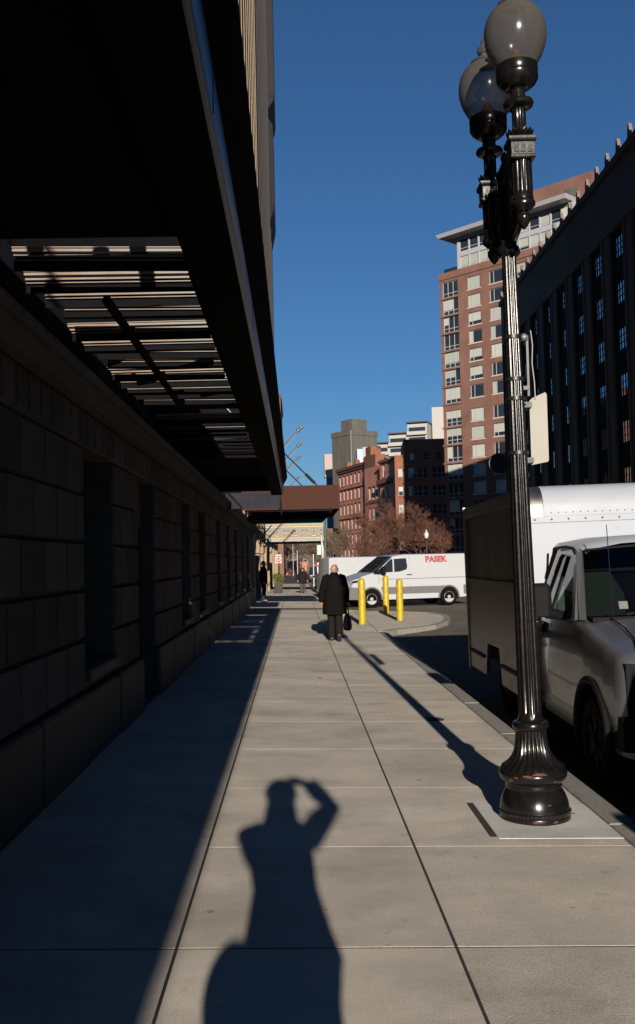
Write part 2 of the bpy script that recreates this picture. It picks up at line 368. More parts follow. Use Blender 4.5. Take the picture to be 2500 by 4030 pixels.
for a, b_ in piers:
    a2 = max(a, 3.2)
    if b_ <= a2 or a2 > 31: continue
    for ci, (z0, z1) in enumerate(courses):
        L = b_-a2; n = max(1, round(L/.64)); wd = L/n
        off = wd/2 if ci % 2 else 0
        cuts = [a2] + [a2+off+i*wd for i in range(n+1) if a2+.05 < a2+off+i*wd < b_-.05] + [b_]
        for i in range(len(cuts)-1):
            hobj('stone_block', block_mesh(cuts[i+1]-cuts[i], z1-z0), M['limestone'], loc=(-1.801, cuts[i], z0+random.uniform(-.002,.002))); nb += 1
# voussoir band above the openings and plinth slabs below
y = 3.2
while y < 30:
    hobj('stone_block', block_mesh(.31 if y < 20 else .62, .31, .02), M['limestone'], loc=(-1.791, y, 2.665)); y += .31 if y < 20 else .62
for a, b_ in piers:
    a2 = max(a, 2.0)
    if b_ <= a2: continue
    n = max(1, round((b_-a2)/1.6)); L = (b_-a2)/n
    for i in range(n): hobj('plinth_stone', MB().cbox(-1.805, -1.71, a2+i*L+.003, a2+(i+1)*L-.003, -.1, .61, .02), M['plinth'])
for a, b_, t in opens:
    if t == 'w': hobj('plinth_stone', MB().cbox(-1.806, -1.722, a+.003, b_-.003, -.1, .60, .02), M['plinth'])
# moulded cornice strip
prof = [(-1.80,2.985),(-1.70,2.985),(-1.70,3.01),(-1.66,3.03),(-1.64,3.07),(-1.60,3.085),(-1.60,3.12),(-1.56,3.14),(-1.56,3.17),(-1.80,3.20)]
for i in range(14):
    a = -9+i*3.65; hobj('cornice', MB().prism([(x, z) for x, z in prof], 'y', a+.002, a+3.645), M['limestone'], smooth=25)
# windows and the service door in their recesses
def hwin(a, b_, z0=.79, z1=TOP, x=-2.14):
    fr = MB(); t = .07
    for (p, q, r, s_) in ((a, a+t, z0, z1), (b_-t, b_, z0, z1), (a+t, b_-t, z0, z0+t), (a+t, b_-t, z1-t, z1), ((a+b_)/2-.03, (a+b_)/2+.03, z0+t, z1-t), (a+t, b_-t, 1.86, 1.92)): fr.box(x-.04, x+.04, p, q, r, s_)
    o = hobj('window', fr, M['iron_plain'], smooth=0)
    obj('pane', MB().box(x-.006, x+.006, a+t, b_-t, z0+t, z1-t), M['glass_dark'], o, smooth=0)
for a, b_, t in opens:
    if t == 'w': hwin(a, b_)
a, b_ = 11.2, 12.5
dr = hobj('door', MB().box(-2.10, -2.05, a+.06, b_-.06, .05, 2.06), M['iron_plain'])
obj('kick_plate', MB().box(-2.05, -2.042, a+.15, b_-.15, .08, .42), M['steel'], dr)
obj('edge_strip', MB().box(-2.048, -2.02, b_-.075, b_-.062, .06, 2.05), M['alu'], dr)
obj('pull_handle', MB().tube([(-2.0, a+.2, .95), (-1.98, a+.2, 1.0), (-1.98, a+.2, 1.25), (-2.0, a+.2, 1.3)], .012), M['steel'], dr)
hobj('door_frame', MB().box(-2.14, -1.95, a, a+.058, 0, 2.1).box(-2.14, -1.95, b_-.058, b_, 0, 2.1).box(-2.14, -1.95, a, b_, 2.065, 2.12), M['iron_plain'], smooth=0)
hobj('transom_panel', MB().cbox(-2.1, -1.93, a, b_, 2.125, TOP-.002, .01), M['limestone'])
hobj('threshold', MB().box(-2.3, -1.74, a, b_, -.1, .075), M['plinth'], smooth=0)
# the tower of the hotel above
hobj('upper_wall', MB().box(-16, -1.83, -60, 104, 3.2, 78), M['stone_dark'], smooth=0)
rib = MB().box(0, .075, -.62, .62, 3.3, 78)
ribm = mesh('pilaster', rib, 0)
y = 35.5
while y < 57: hobj('pilaster', ribm, M['limestone_up'], loc=(-1.831, y, 0)); y += 2.35
thin = mesh('pilaster', MB().box(0, .035, -.5, .5, 3.3, 78), 0)
while y < 101: hobj('pilaster', thin, M['stone_dark'], loc=(-1.831, y, 0)); y += 3.1
for z0, z1, pr in ((47.5, 78, .62), (36.5, 44.5, .42)):
    m_ = MB(); rings = []
    for z, q in ((z0-2.2, .02), (z0-.6, pr*.85), (z0, pr), (z1, pr)): rings.append([(-1.84, 94, z), (-1.84+q, 95.5, z), (-1.84+q, 103.2, z), (-1.84, 104, z)])
    m_.loft(rings, True, True); hobj('bay', m_, M['stone_dark'], smooth=0)

# ================================================================ STREET CANOPY
canopy = thing('street_canopy', 'dark steel canopy with open cream joists hung over the pavement', 'canopy', (-1.0, 10, 3.2))
def cobj(name, mb, mat, **k):
    o = obj(name, mb, mat, canopy, **k); l = o.location; o.location = (l[0]+1.0, l[1]-10, l[2]-3.2); return o
CY0, CY1 = -14.0, 21.5
# outer box girder: soffit, smooth fascia leaning out a little, inner web
gird = [(-.50,3.16),(-.262,3.13),(-.250,3.134),(-.246,3.145),(-.245,3.30),(-.246,3.35),(-.30,3.56),(-.50,3.56)]
gcol = pbr('fascia sky tint', (.016,.036,.10), .30, var=.25, scale=.8, spec=.5, stain=(.004,.006,.012), sscale=1.5, samt=.6, stretch=(1,.15,1))  # navy base colour stands in for sky mirrored in the fascia
cobj('fascia', MB().prism(gird, 'y', CY0, CY1), gcol, smooth=30)
cobj('gutter', MB().prism([(-.2445,3.325),(-.225,3.345),(-.195,3.40),(-.155,3.47),(-.152,3.50),(-.32,3.562),(-.32,3.45),(-.26,3.34)], 'y', CY0-.01, CY1+.01), M['black'], smooth=30)
for i in range(11): cobj('fascia_seam', MB().box(-.2455, -.2435, CY0+2+i*3.05, CY0+2.012+i*3.05, 3.15, 3.32), M['black'], smooth=0)
cobj('soffit', MB().box(-.50, -.27, CY0, CY1-.02, 3.105, 3.128), M['canopy_in'], smooth=0)
cobj('deck', MB().box(-1.80, -.505, CY0, 5.55, 3.50, 3.56), M['canopy_in'], smooth=0)
cobj('deck', MB().box(-1.80, -.505, 16.9, CY1, 3.50, 3.56), M['canopy_in'], smooth=0)
cobj('deck', MB().box(-1.80, -.505, 11.05, 12.0, 3.525, 3.56), M['canopy_in'], smooth=0)
cobj('deck', MB().box(-1.80, -1.15, 12.002, 16.88, 3.525, 3.56), M['canopy_in'], smooth=0)
cobj('wall_angle', MB().box(-1.83, -1.68, CY0, CY1, 3.26, 3.45), M['canopy_in'], smooth=0)
cobj('end_beam', MB().box(-1.80, -.505, CY1-.15, CY1, 3.2, 3.49), M['canopy_in'], smooth=0)
cobj('edge_beam', MB().box(-.58, -.51, 5.6, 16.9, 3.30, 3.49), M['canopy_in'], smooth=0)
# channel joists
jm = MB(); Lx0, Lx1 = -1.67, -.60
jm.box(Lx0, Lx1, 0, .012, 3.490, 3.515).box(Lx0, Lx1, -.012, .0, 3.509, 3.515).box(Lx0, Lx1, .03, .04, 3.468, 3.480).box(Lx0, Lx1, .05, .06, 3.452, 3.458)
jmm = mesh('joist', jm, 0); jbm = mesh('light_stop', MB().box(Lx0-.01, Lx1+.01, .075, .085, 3.395, 3.512), 0)  # backing plate added to stop sun leaking between the joists
for i in range(26):
    y = 5.83 + i*.424
    if i in (13, 14): continue
    jo = cobj('joist', jmm, M['joist'], loc=(0, y+random.uniform(-.03,.03), 0 if i < 2 or i > 3 else .035), rot=(0, random.uniform(-.012,.012), random.uniform(-.01,.01)))
    obj('light_stop', jbm, M['black'], jo)
cobj('pipe', MB().tube([(-1.19, 6.4, 3.37), (-1.22, 10.9, 3.37)], .033, 10), M['black'])
for (x0_, x1_, y, z) in ((-1.0, -.70, 8.1, 3.58), (-1.5, -1.1, 9.2, 3.57), (-.95, -.62, 9.9, 3.60), (-1.66, -1.45, 8.4, 3.56)): cobj('added_shadow_bar', MB().tube([(x0_, y, z), (x1_, y+.25, z)], .03, 6), M['iron_plain'])  # bars added above the joists to break up the sunlight
cobj('pipe', MB().tube([(-1.12, 12.9, 3.38), (-1.15, 16.4, 3.38)], .03, 10), M['black'])
for y in (7.4, 9.1, 10.7, 13.6, 15.9): cobj('hanger', MB().box(-1.235, -1.165, y-.012, y+.012, 3.35, 3.43), M['iron_plain'], smooth=0)
# upstand posts on the deck: they throw the soft shadow bars across the joists
for x, y in ((-1.45, 4.2), (-1.06, 4.0), (-.86, 4.6), (-1.25, 2.0)): cobj('upstand_post', MB().tube([(x, y, 3.56), (x, y, 3.95)], .05, 8), M['iron_plain'])
for y in (1.2, 18.6): cobj('hanger_rod', MB().tube([(-.45, y, 3.7), (-1.82, y, 5.2)], .018, 6), M['iron_plain'])
# ================================================================ BACKGROUND BUILDINGS
M['brick_red'] = brick_mat('apartment brick', (.195,.092,.068), (.165,.076,.056), (.17,.12,.10))
M['brick_old'] = brick_mat('old red brick', (.50,.20,.13), (.42,.16,.11), (.32,.2,.16))
M['brick_old2'] = brick_mat('brownish brick', (.52,.21,.14), (.44,.17,.115), (.33,.2,.15))
M['brick_orange'] = brick_mat('orange brick', (.22,.088,.05), (.185,.07,.042), (.15,.09,.06))
M['brownstone'] = pbr('brownstone trim', (.11, .05, .036), .85, var=.15)
M['pale_metal'] = pbr('pale panel', (.34, .34, .37), .5, var=.05)
M['white_conc'] = pbr('white concrete', (.34, .325, .30), .8, var=.06)
M['deco_stone'] = pbr('dark stone facade', (.10, .085, .072), .85, var=.2, scale=.6, bump=.1, bscale=6)
M['deco_dark'] = pbr('dark spandrel', (.012, .012, .013), .9, var=.2, spec=.1)
M['blind'] = pbr('pale blind', (.36, .38, .34), .7, var=.05, scale=3, rnd=.14)
M['glass_sky'] = pbr('reflecting glass', (.50, .56, .62), .03, metal=.9, var=0)
M['glass_win'] = pbr('window glass', (.018, .022, .028), .05, var=0, spec=.7, ior=1.6)
M['win_frame'] = pbr('pale window frame', (.34, .34, .35), .5, var=.04)
M['win_dark'] = pbr('dark window frame', (.02, .02, .022), .5, var=.1)
M['sill_stone'] = pbr('pale sill stone', (.42, .38, .33), .8, var=.08)
M['concrete_grey'] = pbr('grey concrete tower', (.088, .082, .070), .9, var=.22, scale=.5, stretch=(1,1,.2))
M['blue_glass'] = pbr('blue curtain wall', (.06, .11, .20), .15, var=.2, scale=.05, spec=.6)
M['roofing'] = pbr('roofing', (.06, .055, .05), .9)

def building(name, label, p0, th):
    """empty at the foot of the facade's left end; local x runs along the facade, local y into the building"""
    return thing(name, label, 'building', (p0[0], p0[1], -.6 - .004*p0[1]), (0, 0, -th))
def facade(parent, mat, W, H, D, openings, x0=0, z0=0, name='wall', dpt=.25):
    """wall slab with real window holes: openings = [(x, z, w, h)] on a regular or ragged grid"""
    xs = sorted({x0, x0+W} | {o[0] for o in openings} | {o[0]+o[2] for o in openings})
    zs = sorted({z0, z0+H} | {o[1] for o in openings} | {o[1]+o[3] for o in openings})
    mb = MB(); nx = len(xs)
    hole = set()
    for (ox, oz, ow, oh) in openings:
        for i in range(xs.index(ox), xs.index(ox+ow)):
            for j in range(zs.index(oz), zs.index(oz+oh)): hole.add((i, j))
    mb.v = [(x, 0, z) for z in zs for x in xs]
    for j in range(len(zs)-1):
        for i in range(nx-1):
            if (i, j) not in hole: mb.f.append((j*nx+i, j*nx+i+1, (j+1)*nx+i+1, (j+1)*nx+i))
    for (x, z, w_, h_) in openings:
        mb.quad((x,0,z),(x,dpt,z),(x,dpt,z+h_),(x,0,z+h_)); mb.quad((x+w_,0,z),(x+w_,0,z+h_),(x+w_,dpt,z+h_),(x+w_,dpt,z))
        mb.quad((x,0,z+h_),(x,dpt,z+h_),(x+w_,dpt,z+h_),(x+w_,0,z+h_)); mb.quad((x,0,z),(x+w_,0,z),(x+w_,dpt,z),(x,dpt,z))
    o = obj(name, mb, mat, parent, smooth=0, fix=False)
    bk = MB().box(x0+.03, x0+W-.03, dpt+.12, D, z0, z0+H-.05)
    bk.quad((x0,0,z0),(x0,D,z0),(x0,D,z0+H),(x0,0,z0+H)).quad((x0+W,0,z0),(x0+W,0,z0+H),(x0+W,D,z0+H),(x0+W,D,z0)).quad((x0,0,z0+H),(x0+W,0,z0+H),(x0+W,D,z0+H),(x0,D,z0+H))
    obj('side_wall', bk, mat, parent, smooth=0)
    return o
wcache = {}
def window(parent, x, z, w_, h_, fm, gm, muls=(.5,), rails=(), t=.06, blind=None, dpt=.22, sill=None, name='window'):
    k = (round(w_,2), round(h_,2), muls, rails, t, name)
    if k not in wcache:
        f = MB(); d = .05
        f.box(0, t, -d, d, 0, h_).box(w_-t, w_, -d, d, 0, h_).box(t, w_-t, -d, d, 0, t).box(t, w_-t, -d, d, h_-t, h_)
        for m_ in muls: f.box(w_*m_-t/2, w_*m_+t/2, -d*.9, d*.9, t, h_-t)
        for r in rails: f.box(t, w_-t, -d*.8, d*.8, h_*r-t/2, h_*r+t/2)
        wcache[k] = (mesh(name, f, 0), mesh('pane', MB().quad((t,.012,t),(w_-t,.012,t),(w_-t,.012,h_-t),(t,.012,h_-t)), 0, False))
    a, b_ = wcache[k]
    o = obj(name, a.copy() if a.materials and a.materials[0] != fm else a, fm, parent, (x, dpt, z))
    if o.data.materials[0] != fm: o.data.materials[0] = fm
    p = obj('pane', b_ if (not b_.materials or b_.materials[0] == gm) else b_.copy(), gm, o)
    if p.data.materials[0] != gm: p.data.materials[0] = gm
    if blind:     # blind drawn part of the way down, hung close behind the glass
        (u0, u1, v0) = blind
        obj('blind', MB().quad((t+u0*(w_-2*t), .004, t+v0*(h_-2*t)), (t+u1*(w_-2*t), .004, t+v0*(h_-2*t)), (t+u1*(w_-2*t), .004, h_-t), (t+u0*(w_-2*t), .004, h_-t)), M['blind'], o, smooth=0, fix=False)
    if sill: obj('sill', MB().box(-.12, w_+.12, -dpt-.10, -dpt+.05, -.20, -.02), sill, o, smooth=0)
    return o

# ---- brick apartment tower (lit face turned half towards the camera)
TH = rad(48)
tw = building('apartment_tower', 'tall red brick apartment tower with pale penthouse under a flat overhanging roof', (25.9, 170), TH)
ZB = 1.28; R = random.Random(3)
ztop = 50.85+ZB
rows = [ztop-4.25-3.06*i-(.9 if i > 6 else 0) for i in range(15)]      # sill-to-floor rhythm from the top down
ops = []; wl = []
for i, z in enumerate(rows):
    if z < 2: continue
    for c in range(9):
        if c == 0: ops.append((.55, z, 3.35, 2.7)); wl.append((0, .55, z, 3.35, 2.7))
        else:
            x = 5.95+(c-1)*4.55; ops.append((x, z+.35, 2.75, 2.15)); wl.append((1, x, z+.35, 2.75, 2.15))
ops = [tuple(round(q, 4) for q in o) for o in ops]
ops = [(a, b_, round(a+c_, 4)-a, round(b_+d_, 4)-b_) for a, b_, c_, d_ in ops]
facade(tw, M['brick_red'], 46, ztop, 26, ops)
for i, (kind, x, z, w_, h_) in enumerate(wl):
    if x > 20: 
        window(tw, x, z, w_, h_, M['win_frame'], M['glass_win'], (.3,), (), .09); continue
    r = R.random()
    if kind == 0:
        bl = None if r < .25 else (0, R.choice((.33, .66, 1)), R.choice((.25, .3, .5)))
        window(tw, x, z, w_, h_, M['win_frame'], M['glass_win'], (.33, .66), (.25,), .10, bl)
    else:
        bl = (0, 1, R.choice((.02, .02, .3))) if r < .58 else ((0, .27, .02) if r < .85 else None)
        window(tw, x, z, w_, h_, M['win_frame'], M['glass_win'], (.29,), (), .09, bl, sill=M['sill_stone'])
for i, z in enumerate(rows):
    if z > 2: obj('floor_band', MB().box(-.18, 4.2, -.16, .02, z-.34, z-.05), M['brick_red'], tw, smooth=0)
obj('parapet', MB().box(-.2, 46, -.16, .4, ztop-1.1, ztop+.05), M['brick_red'], tw, smooth=0)
obj('terrace_rail', MB().box(.6, 3.4, .55, .6, ztop+.05, ztop+.9).box(.6, .65, .55, 3, ztop+.05, ztop+.9), M['glass_win'], tw, smooth=0)
# penthouse: two glazed storeys, deep flat roof
pops = []; pw = []
for x in range(11):
    for z, h_ in ((ztop+.15, 2.0), (ztop+2.95, 2.15)):
        a = round(4.55+x*2.02, 3); pops.append((a, round(z, 3), round(a+1.86, 3)-a, round(z+h_, 3)-round(z, 3)))
pops = [o for o in pops]
class _P: pass
ph = facade(tw, M['pale_metal'], 22.9, 5.5, 20, pops, 4.0, ztop, 'penthouse_wall', .2)
for i, (x, z, w_, h_) in enumerate(pops):
    r = R.random()
    window(tw, x, z, w_, h_, M['pale_metal'], M['glass_win'], (), (.26,), .09, (0, 1, R.choice((.04, .04, .3))) if r < (.75 if z < ztop+2 else .35) else None, .18)
obj('roof', MB().hexa([(1.7,-2.2,ztop+5.5),(26.8,-2.2,ztop+5.5),(26.8,21,ztop+5.5),(1.7,21,ztop+5.5),(1.4,-2.5,ztop+6.1),(27.1,-2.5,ztop+6.1),(27.1,21,ztop+6.1),(1.4,21,ztop+6.1)]), M['pale_metal'], tw, smooth=0)
obj('roof_block', MB().box(15, 27.5, 4.5, 16, ztop+6.15, ztop+11.2), M['brick_red'], tw, smooth=0)
obj('plant_louvre', MB().box(22.6, 25.0, 4.4, 4.52, ztop+8.0, ztop+9.6), M['concrete_grey'], tw, smooth=0)

# ---- dark stone office block along the right of the street
OY = 110.6
dk = thing('stone_office', 'long dark stone office block with tall piers and roof edge ornaments', 'building', (24, OY, -.9), (0, 0, -math.pi/2))
OZ = .9; LEN = 150; HT = 30.45+OZ
dops = []; colx = [OY-71.2-5.05*k for k in range(-16, 9)]
rowz = [23.42-3.4*k+OZ for k in range(7)]
for x in colx:
    for z in rowz:
        if .9 < x < LEN-2: dops.append((round(x-.9, 3), round(z, 3), 1.8, 1.57))
dops = [(a, b_, round(a+1.8, 4)-a, round(b_+1.57, 4)-b_) for a, b_, _, _ in dops]
facade(dk, M['deco_dark'], LEN, HT-4.2, 30, dops, dpt=.12)
for (x, z, w_, h_) in dops:
    window(dk, x, z, w_, h_, M['win_dark'], M['glass_sky'], (.33, .66), (.33, .66), .024, dpt=.09)
obj('attic_wall', MB().box(-.02, LEN, -.26, 30, HT-4.9, HT), M['deco_stone'], dk, smooth=0)
obj('cornice', MB().box(-.3, LEN, -.5, 0, HT-.5, HT-.02), M['deco_stone'], dk, smooth=0)
pm = mesh('pier', MB().prism([(-1.15, 0), (-1.15, -.14), (-.9, -.2), (-.5, -.2), (-.5, -.15), (.5, -.15), (.5, -.2), (.9, -.2), (1.15, -.14), (1.15, 0)], 'z', 0, HT-4.9), 0)
for x in [c+2.525 for c in colx]+[min(colx)-2.5]:
    if 1 < x < LEN-1: obj('pier', pm, M['deco_stone'], dk, (x, 0, 0))
# rounded far corner
cm = MB(); pts = [(-2.9+2.9*math.sin(a), 2.4-2.95*math.cos(a)) for a in [i*math.pi/2/8-0 for i in range(9)]]
pts = [(-2.6*math.sin(a), 2.34-2.6*math.cos(a)) for a in [i*math.pi/16 for i in range(9)]] + [(-2.6, 20), (0, 20)]
cm.prism(pts, 'z', 0, HT-.3); obj('rounded_corner', cm, M['deco_stone'], dk, smooth=40)
anm = MB().prism([(-.20,0),(.20,0),(.25,.40),(.15,.85),(.05,1.05),(-.05,1.05),(-.15,.85),(-.25,.40)], 'y', -.12, .12).box(-.30, .30, -.16, .16, -.02, .12)
anm = mesh('roof_ornament', anm, 0); M['ornament'] = pbr('weathered ornament', (.16,.125,.105), .9, var=.2, scale=2)
x = 0.6
while x < 58: obj('roof_ornament', anm, M['ornament'], dk, (x, -.30, HT-.02)); x += 2.53

# ---- parking sign on the office corner
pk = thing('parking_sign', 'round blue parking sign with pale letter hung from the dark stone office', 'sign', (22.6, 109, 10.9))
obj('disc', MB().tube([(0, -.05, 1.15), (0, .05, 1.15)], 1.1, 32), pbr('sign blue', (.012,.025,.09), .4, var=.05), pk)
obj('rim', MB().torus((0, -.05, 1.15), 1.1, .06, 40, 6, 'y'), M['alu'], pk)
text('letter', 'P', 1.55, M['concrete_grey'], pk, (0, -.07, 1.13), (math.pi/2, 0, 0), .03)
obj('bracket', MB().tube([(.9, 0, 2.2), (0, 0, 2.2), (0, 0, 2.3)], .05).torus((0, 0, 2.45), .25, .04, 20, 6, 'y').tube([(.9, 0, .1), (0, 0, .05)], .05), M['iron_plain'], pk)

# ---- lit orange brick block and its taller neighbour, shaded by the apartment tower
de = building('brick_office', 'brown brick office block half hidden in the apartment tower shadow', (22.55, 222), rad(4))
H1, H2 = 25.1+1.5, 28.6+1.5
dl = []; 
for i in range(6):
    z = H1-5.1-i*4.05
    dl.append((.75, round(z, 3), 1.0, 2.1))
dl = [(a, b_, round(a+c_, 4)-a, round(b_+d_, 4)-b_) for a, b_, c_, d_ in dl]
facade(de, M['brick_orange'], 2.1, H1, 14, dl)
for (x, z, w_, h_) in dl: window(de, x, z, w_, h_, M['win_frame'], M['glass_win'], (), (.5,), .07, (0, 1, R.choice((.1, .5))), sill=M['brownstone'])
el = []
for i in range(6):
    z = H1-5.2-i*4.05
    for x, w_ in ((3.0, 3.1), (6.35, 1.0), (8.3, 3.2), (12.3, 3.2)): el.append((x, round(z, 3), w_, 2.3))
el += [(3.4, round(H2-4.6, 3), 1.4, 1.5), (6.4, round(H2-4.6, 3), 1.4, 1.5), (9.2, round(H2-4.6, 3), 1.4, 1.5)]
el = [(a, b_, round(a+c_, 4)-a, round(b_+d_, 4)-b_) for a, b_, c_, d_ in el]
facade(de, M['brick_orange'], 15.9, H2, 18, el, 2.1, 0, 'tall_wall')
for (x, z, w_, h_) in el: window(de, x, z, w_, h_, M['win_frame'], M['glass_win'], (.33, .66) if w_ > 2 else (), (.45,), .07)

# ---- three old brick warehouses running away down the street
def arch_windows(parent, xs, zs, w_, h_, trim, fm=None):
    for x in xs:
        for z in zs:
            o = window(parent, x, z, w_, h_, fm or M['win_frame'], M['glass_win'], (), (.5,), .10, (0, 1, .5) if random.random() < .6 else (0, 1, .05))
            obj('lintel', MB().box(-.15, w_+.15, -.34, .02, h_, h_+.28), trim, o, smooth=0)
            obj('sill', MB().box(-.15, w_+.15, -.36, .02, -.18, -.01), trim, o, smooth=0)
def warehouse(name, label, p0, th, W, Ht, mat, xs, zs, w_, h_):
    b_ = building(name, label, p0, th)
    op = [(x, z, round(x+w_, 4)-x, round(z+h_, 4)-z) for x in xs for z in zs]
    facade(b_, mat, W, Ht, 14, op)
    arch_windows(b_, xs, zs, w_, h_, M['brownstone'])
    return b_
def zrow(top, n, st): return [round(top-st*i, 3) for i in range(n)]
HA = 29.05+1.8
A = warehouse('brick_warehouse', 'old red brick warehouse with rows of tall sash windows and chimney pots', (13.28, 300), rad(74.5), 25.5, HA, M['brick_old'], [round(1.4+3.4*i, 3) for i in range(7)], zrow(HA-5.2, 7, 4.35), 1.55, 3.0)
for z in (HA-6.1, HA-14.8): obj('string_course', MB().box(0, 25.5, -.3, .1, z-.3, z), M['brownstone'], A, smooth=0)
obj('cornice', MB().box(-.2, 25.7, -.75, .3, HA-.7, HA+.1).box(-.1, 25.6, -.45, .2, HA-1.3, HA-.7), M['brownstone'], A, smooth=0)
for x in (2, 10, 18, 25): obj('chimney', MB().box(x-.6, x+.6, 2, 3.4, HA, HA+2.0).box(x-.45, x+.45, 2.2, 3.2, HA+2.0, HA+2.4), M['brick_orange'], A, smooth=0)
HB = 30.2+1.6
B = warehouse('brick_loft', 'narrow red brick loft with arched openings and stepped gable', (19.3, 272.5), rad(75), 14.5, HB-3.4, M['brick_old2'], [3.3, 6.4, 9.5], zrow(HB-12.2, 5, 5.6), 1.9, 3.4)
obj('gable', MB().prism([(0, HB-3.4), (9, HB-3.4), (9, HB), (5.4, HB), (5.4, HB+2.4), (1.2, HB+2.4), (1.2, HB), (0, HB)], 'y', .05, 3), M['brick_orange'], B, smooth=0)
for z in (HB-13, HB-24): obj('string_course', MB().box(1.5, 14.4, -.4, .1, z, z+.5), M['brownstone'], B, smooth=0)
HC = 27.8+1.6
Cb = warehouse('brick_house', 'brown brick house front with dark projecting cornice between lofts and office', (22.1, 256), rad(73), 17.5, HC-.9, M['brick_old2'], [2.0, 5.3, 9.2, 12.6], zrow(HC-4.9, 6, 5.2), 1.7, 3.2)
obj('cornice', MB().box(-.3, 15.2, -1.0, .2, HC-6.6, HC-5.5).box(-.1, 17.6, -.5, .2, HC-1.2, HC-.6), M['brownstone'], Cb, smooth=0)

# ---- grey tower, blue glass tower, white terraces and little blue block far behind
gt = thing('concrete_tower', 'windowless grey concrete tower with smaller block on its roof', 'building', (24.3, 420, -2), (0, 0, rad(33)))
obj('shaft', MB().box(0, 14.2, 0, 14, 0, 59.0), M['concrete_grey'], gt, smooth=0)
obj('parapet', MB().box(-.3, 14.5, -.3, 14.3, 57.2, 59.4), M['concrete_grey'], gt, smooth=0)
obj('roof_block', MB().box(3, 11, 3, 11, 59.0, 64.6), M['concrete_grey'], gt, smooth=0)
obj('corner_strip', MB().box(-.32, -.12, -.42, -.31, 0, 59), M['white_conc'], gt, smooth=0)
bt = thing('glass_tower', 'slim navy glass tower with pale cap behind the grey concrete tower', 'building', (15.0, 480, -2))
obj('shaft', MB().box(-.0, 9, 0, 9, 0, 44.5), M['blue_glass'], bt, smooth=0)
obj('cap', MB().box(-.3, 9.3, -.3, 9, 44.5, 55.6), pbr('pinkish panel', (.34,.27,.25), .8), bt, smooth=0)
lb = thing('blue_block', 'little pale blue block with white side on the skyline', 'building', (24.8, 380, -2))
obj('blue_side', MB().box(-.5, 1.6, 0, 8, 0, 46.5), pbr('pale blue panel', (.14,.25,.40), .4), lb, smooth=0)
obj('white_side', MB().box(1.62, 6.4, .1, 8, 0, 47.2), M['white_conc'], lb, smooth=0)
wt = thing('terrace_block', 'white concrete apartment block with stacked balconies above the brick office', 'building', (25.5, 300, -2), (0, 0, rad(-20)))
for i, (x0, x1, h_) in enumerate(((0, 3.4, 39.0), (3.42, 9.2, 41.6), (9.22, 15.2, 44.6))):
    obj('wall', MB().box(x0, x1, .4, 12, 0, h_), M['white_conc'], wt, smooth=0)
    for k in range(4):
        z = h_-3-3*k
        obj('window', MB().box(x0+.4, x1-.5, .30, .42, z-.1, z+1.7), M['glass_win'], wt, smooth=0)
        obj('balcony', MB().box(x0+.1, x1-.1, -1.0, .38, z-.7, z-.35).box(x0+.1, x1-.1, -1.0, -.9, z-.35, z+.35), M['white_conc'], wt, smooth=0)
    obj('roof_edge', MB().box(x0-.2, x1+.2, -.8, 12, h_, h_+.35), M['roofing'], wt, smooth=0)
ws = thing('white_slab', 'plain cream concrete slab block rising beside the apartment tower', 'building', (42.2, 300, -2), (0, 0, rad(-10)))
obj('wall', MB().box(0, 6, 0, 10, 0, 49.8), M['white_conc'], ws, smooth=0)
for k in range(8): obj('window', MB().box(3.9, 4.2, -.06, .02, 20+3.4*k, 22.2+3.4*k), M['glass_dark'], ws, smooth=0)

# ---- brick building on the left, past the hotel
bl_ = thing('brick_block', 'plain red brick block showing past the end of the stone hotel', 'building', (-1.85, 150, -1))
lo = [(round(-12+3*i, 3), round(3+3.6*k, 3), 1.25, 1.8) for i in range(3) for k in range(6)]
facade(bl_, M['brick_red'], 14, 27.5, 20, [(a, b_, round(a+c_, 4)-a, round(b_+d_, 4)-b_) for a, b_, c_, d_ in lo], -14)
for (x, z, w_, h_) in lo: window(bl_, x, z, w_, h_, M['win_frame'], M['glass_win'], (), (.5,), .07)
obj('coping', MB().box(-14.1, .15, -.15, 20, 27.5, 28.1), M['brownstone'], bl_, smooth=0)
# pale stone shopfront row between the hotel entrance and that block
sh = thing('shop_row', 'low pale stone shop row with dark recessed fronts past the hotel', 'building', (-1.8, 44, -.3))
obj('wall', MB().box(-8, -.5, -1.9, 59.5, 0, 3.7), M['stone_dark'], sh, smooth=0)
obj('fascia', MB().box(-.5, -.05, 0, 58, 3.0, 3.6), M['stone_dark'], sh, smooth=0)
for y in (3, 8.5, 14, 20, 27, 35, 44, 54):
    obj('pier', MB().cbox(-.52, .10, y, y+.7, 0, 3.05, .03), M['limestone_up'], sh)
    obj('pane', MB().box(-.45, -.43, y+.72, y+4.2, .5, 2.9), M['glass_dark'], sh, smooth=0)
obj('blue_column', MB().cbox(-.45, .02, -1.7, -.6, 0, 3.2, .03), pbr('blue painted column', (.02,.03,.06), .5), sh)
# ================================================================ TWIN ACORN STREET LAMP
LX, LY = 1.515, 6.52; LZ = gz(LX, LY)+.003
lamp = thing('street_lamp', 'black fluted cast iron street lamp with twin acorn globes on a square pad', 'street lamp', (LX, LY, LZ), (rad(.1), rad(-.85), 0))
I = M['iron']
obj('foot_ring', MB().lathe([(.228,0),(.230,.012),(.226,.03),(.229,.036),(.229,.058),(.224,.064)], 48), I, lamp)
beads = MB()
for i in range(60):
    a = 2*math.pi*i/60; beads.ball((.2285*math.cos(a), .2285*math.sin(a), .047), .0075, 6)
tag(obj('bead_row', beads, I, lamp), kind='stuff')
obj('base_bell', MB().lathe([(.222,.064),(.221,.085),(.214,.12),(.200,.155),(.183,.185),(.176,.195),(.180,.203),(.182,.212),(.178,.222),(.180,.232),(.196,.243),(.209,.258),(.217,.275),(.219,.290),(.216,.303),(.207,.312),(.210,.318),(.205,.326)], 48), I, lamp)
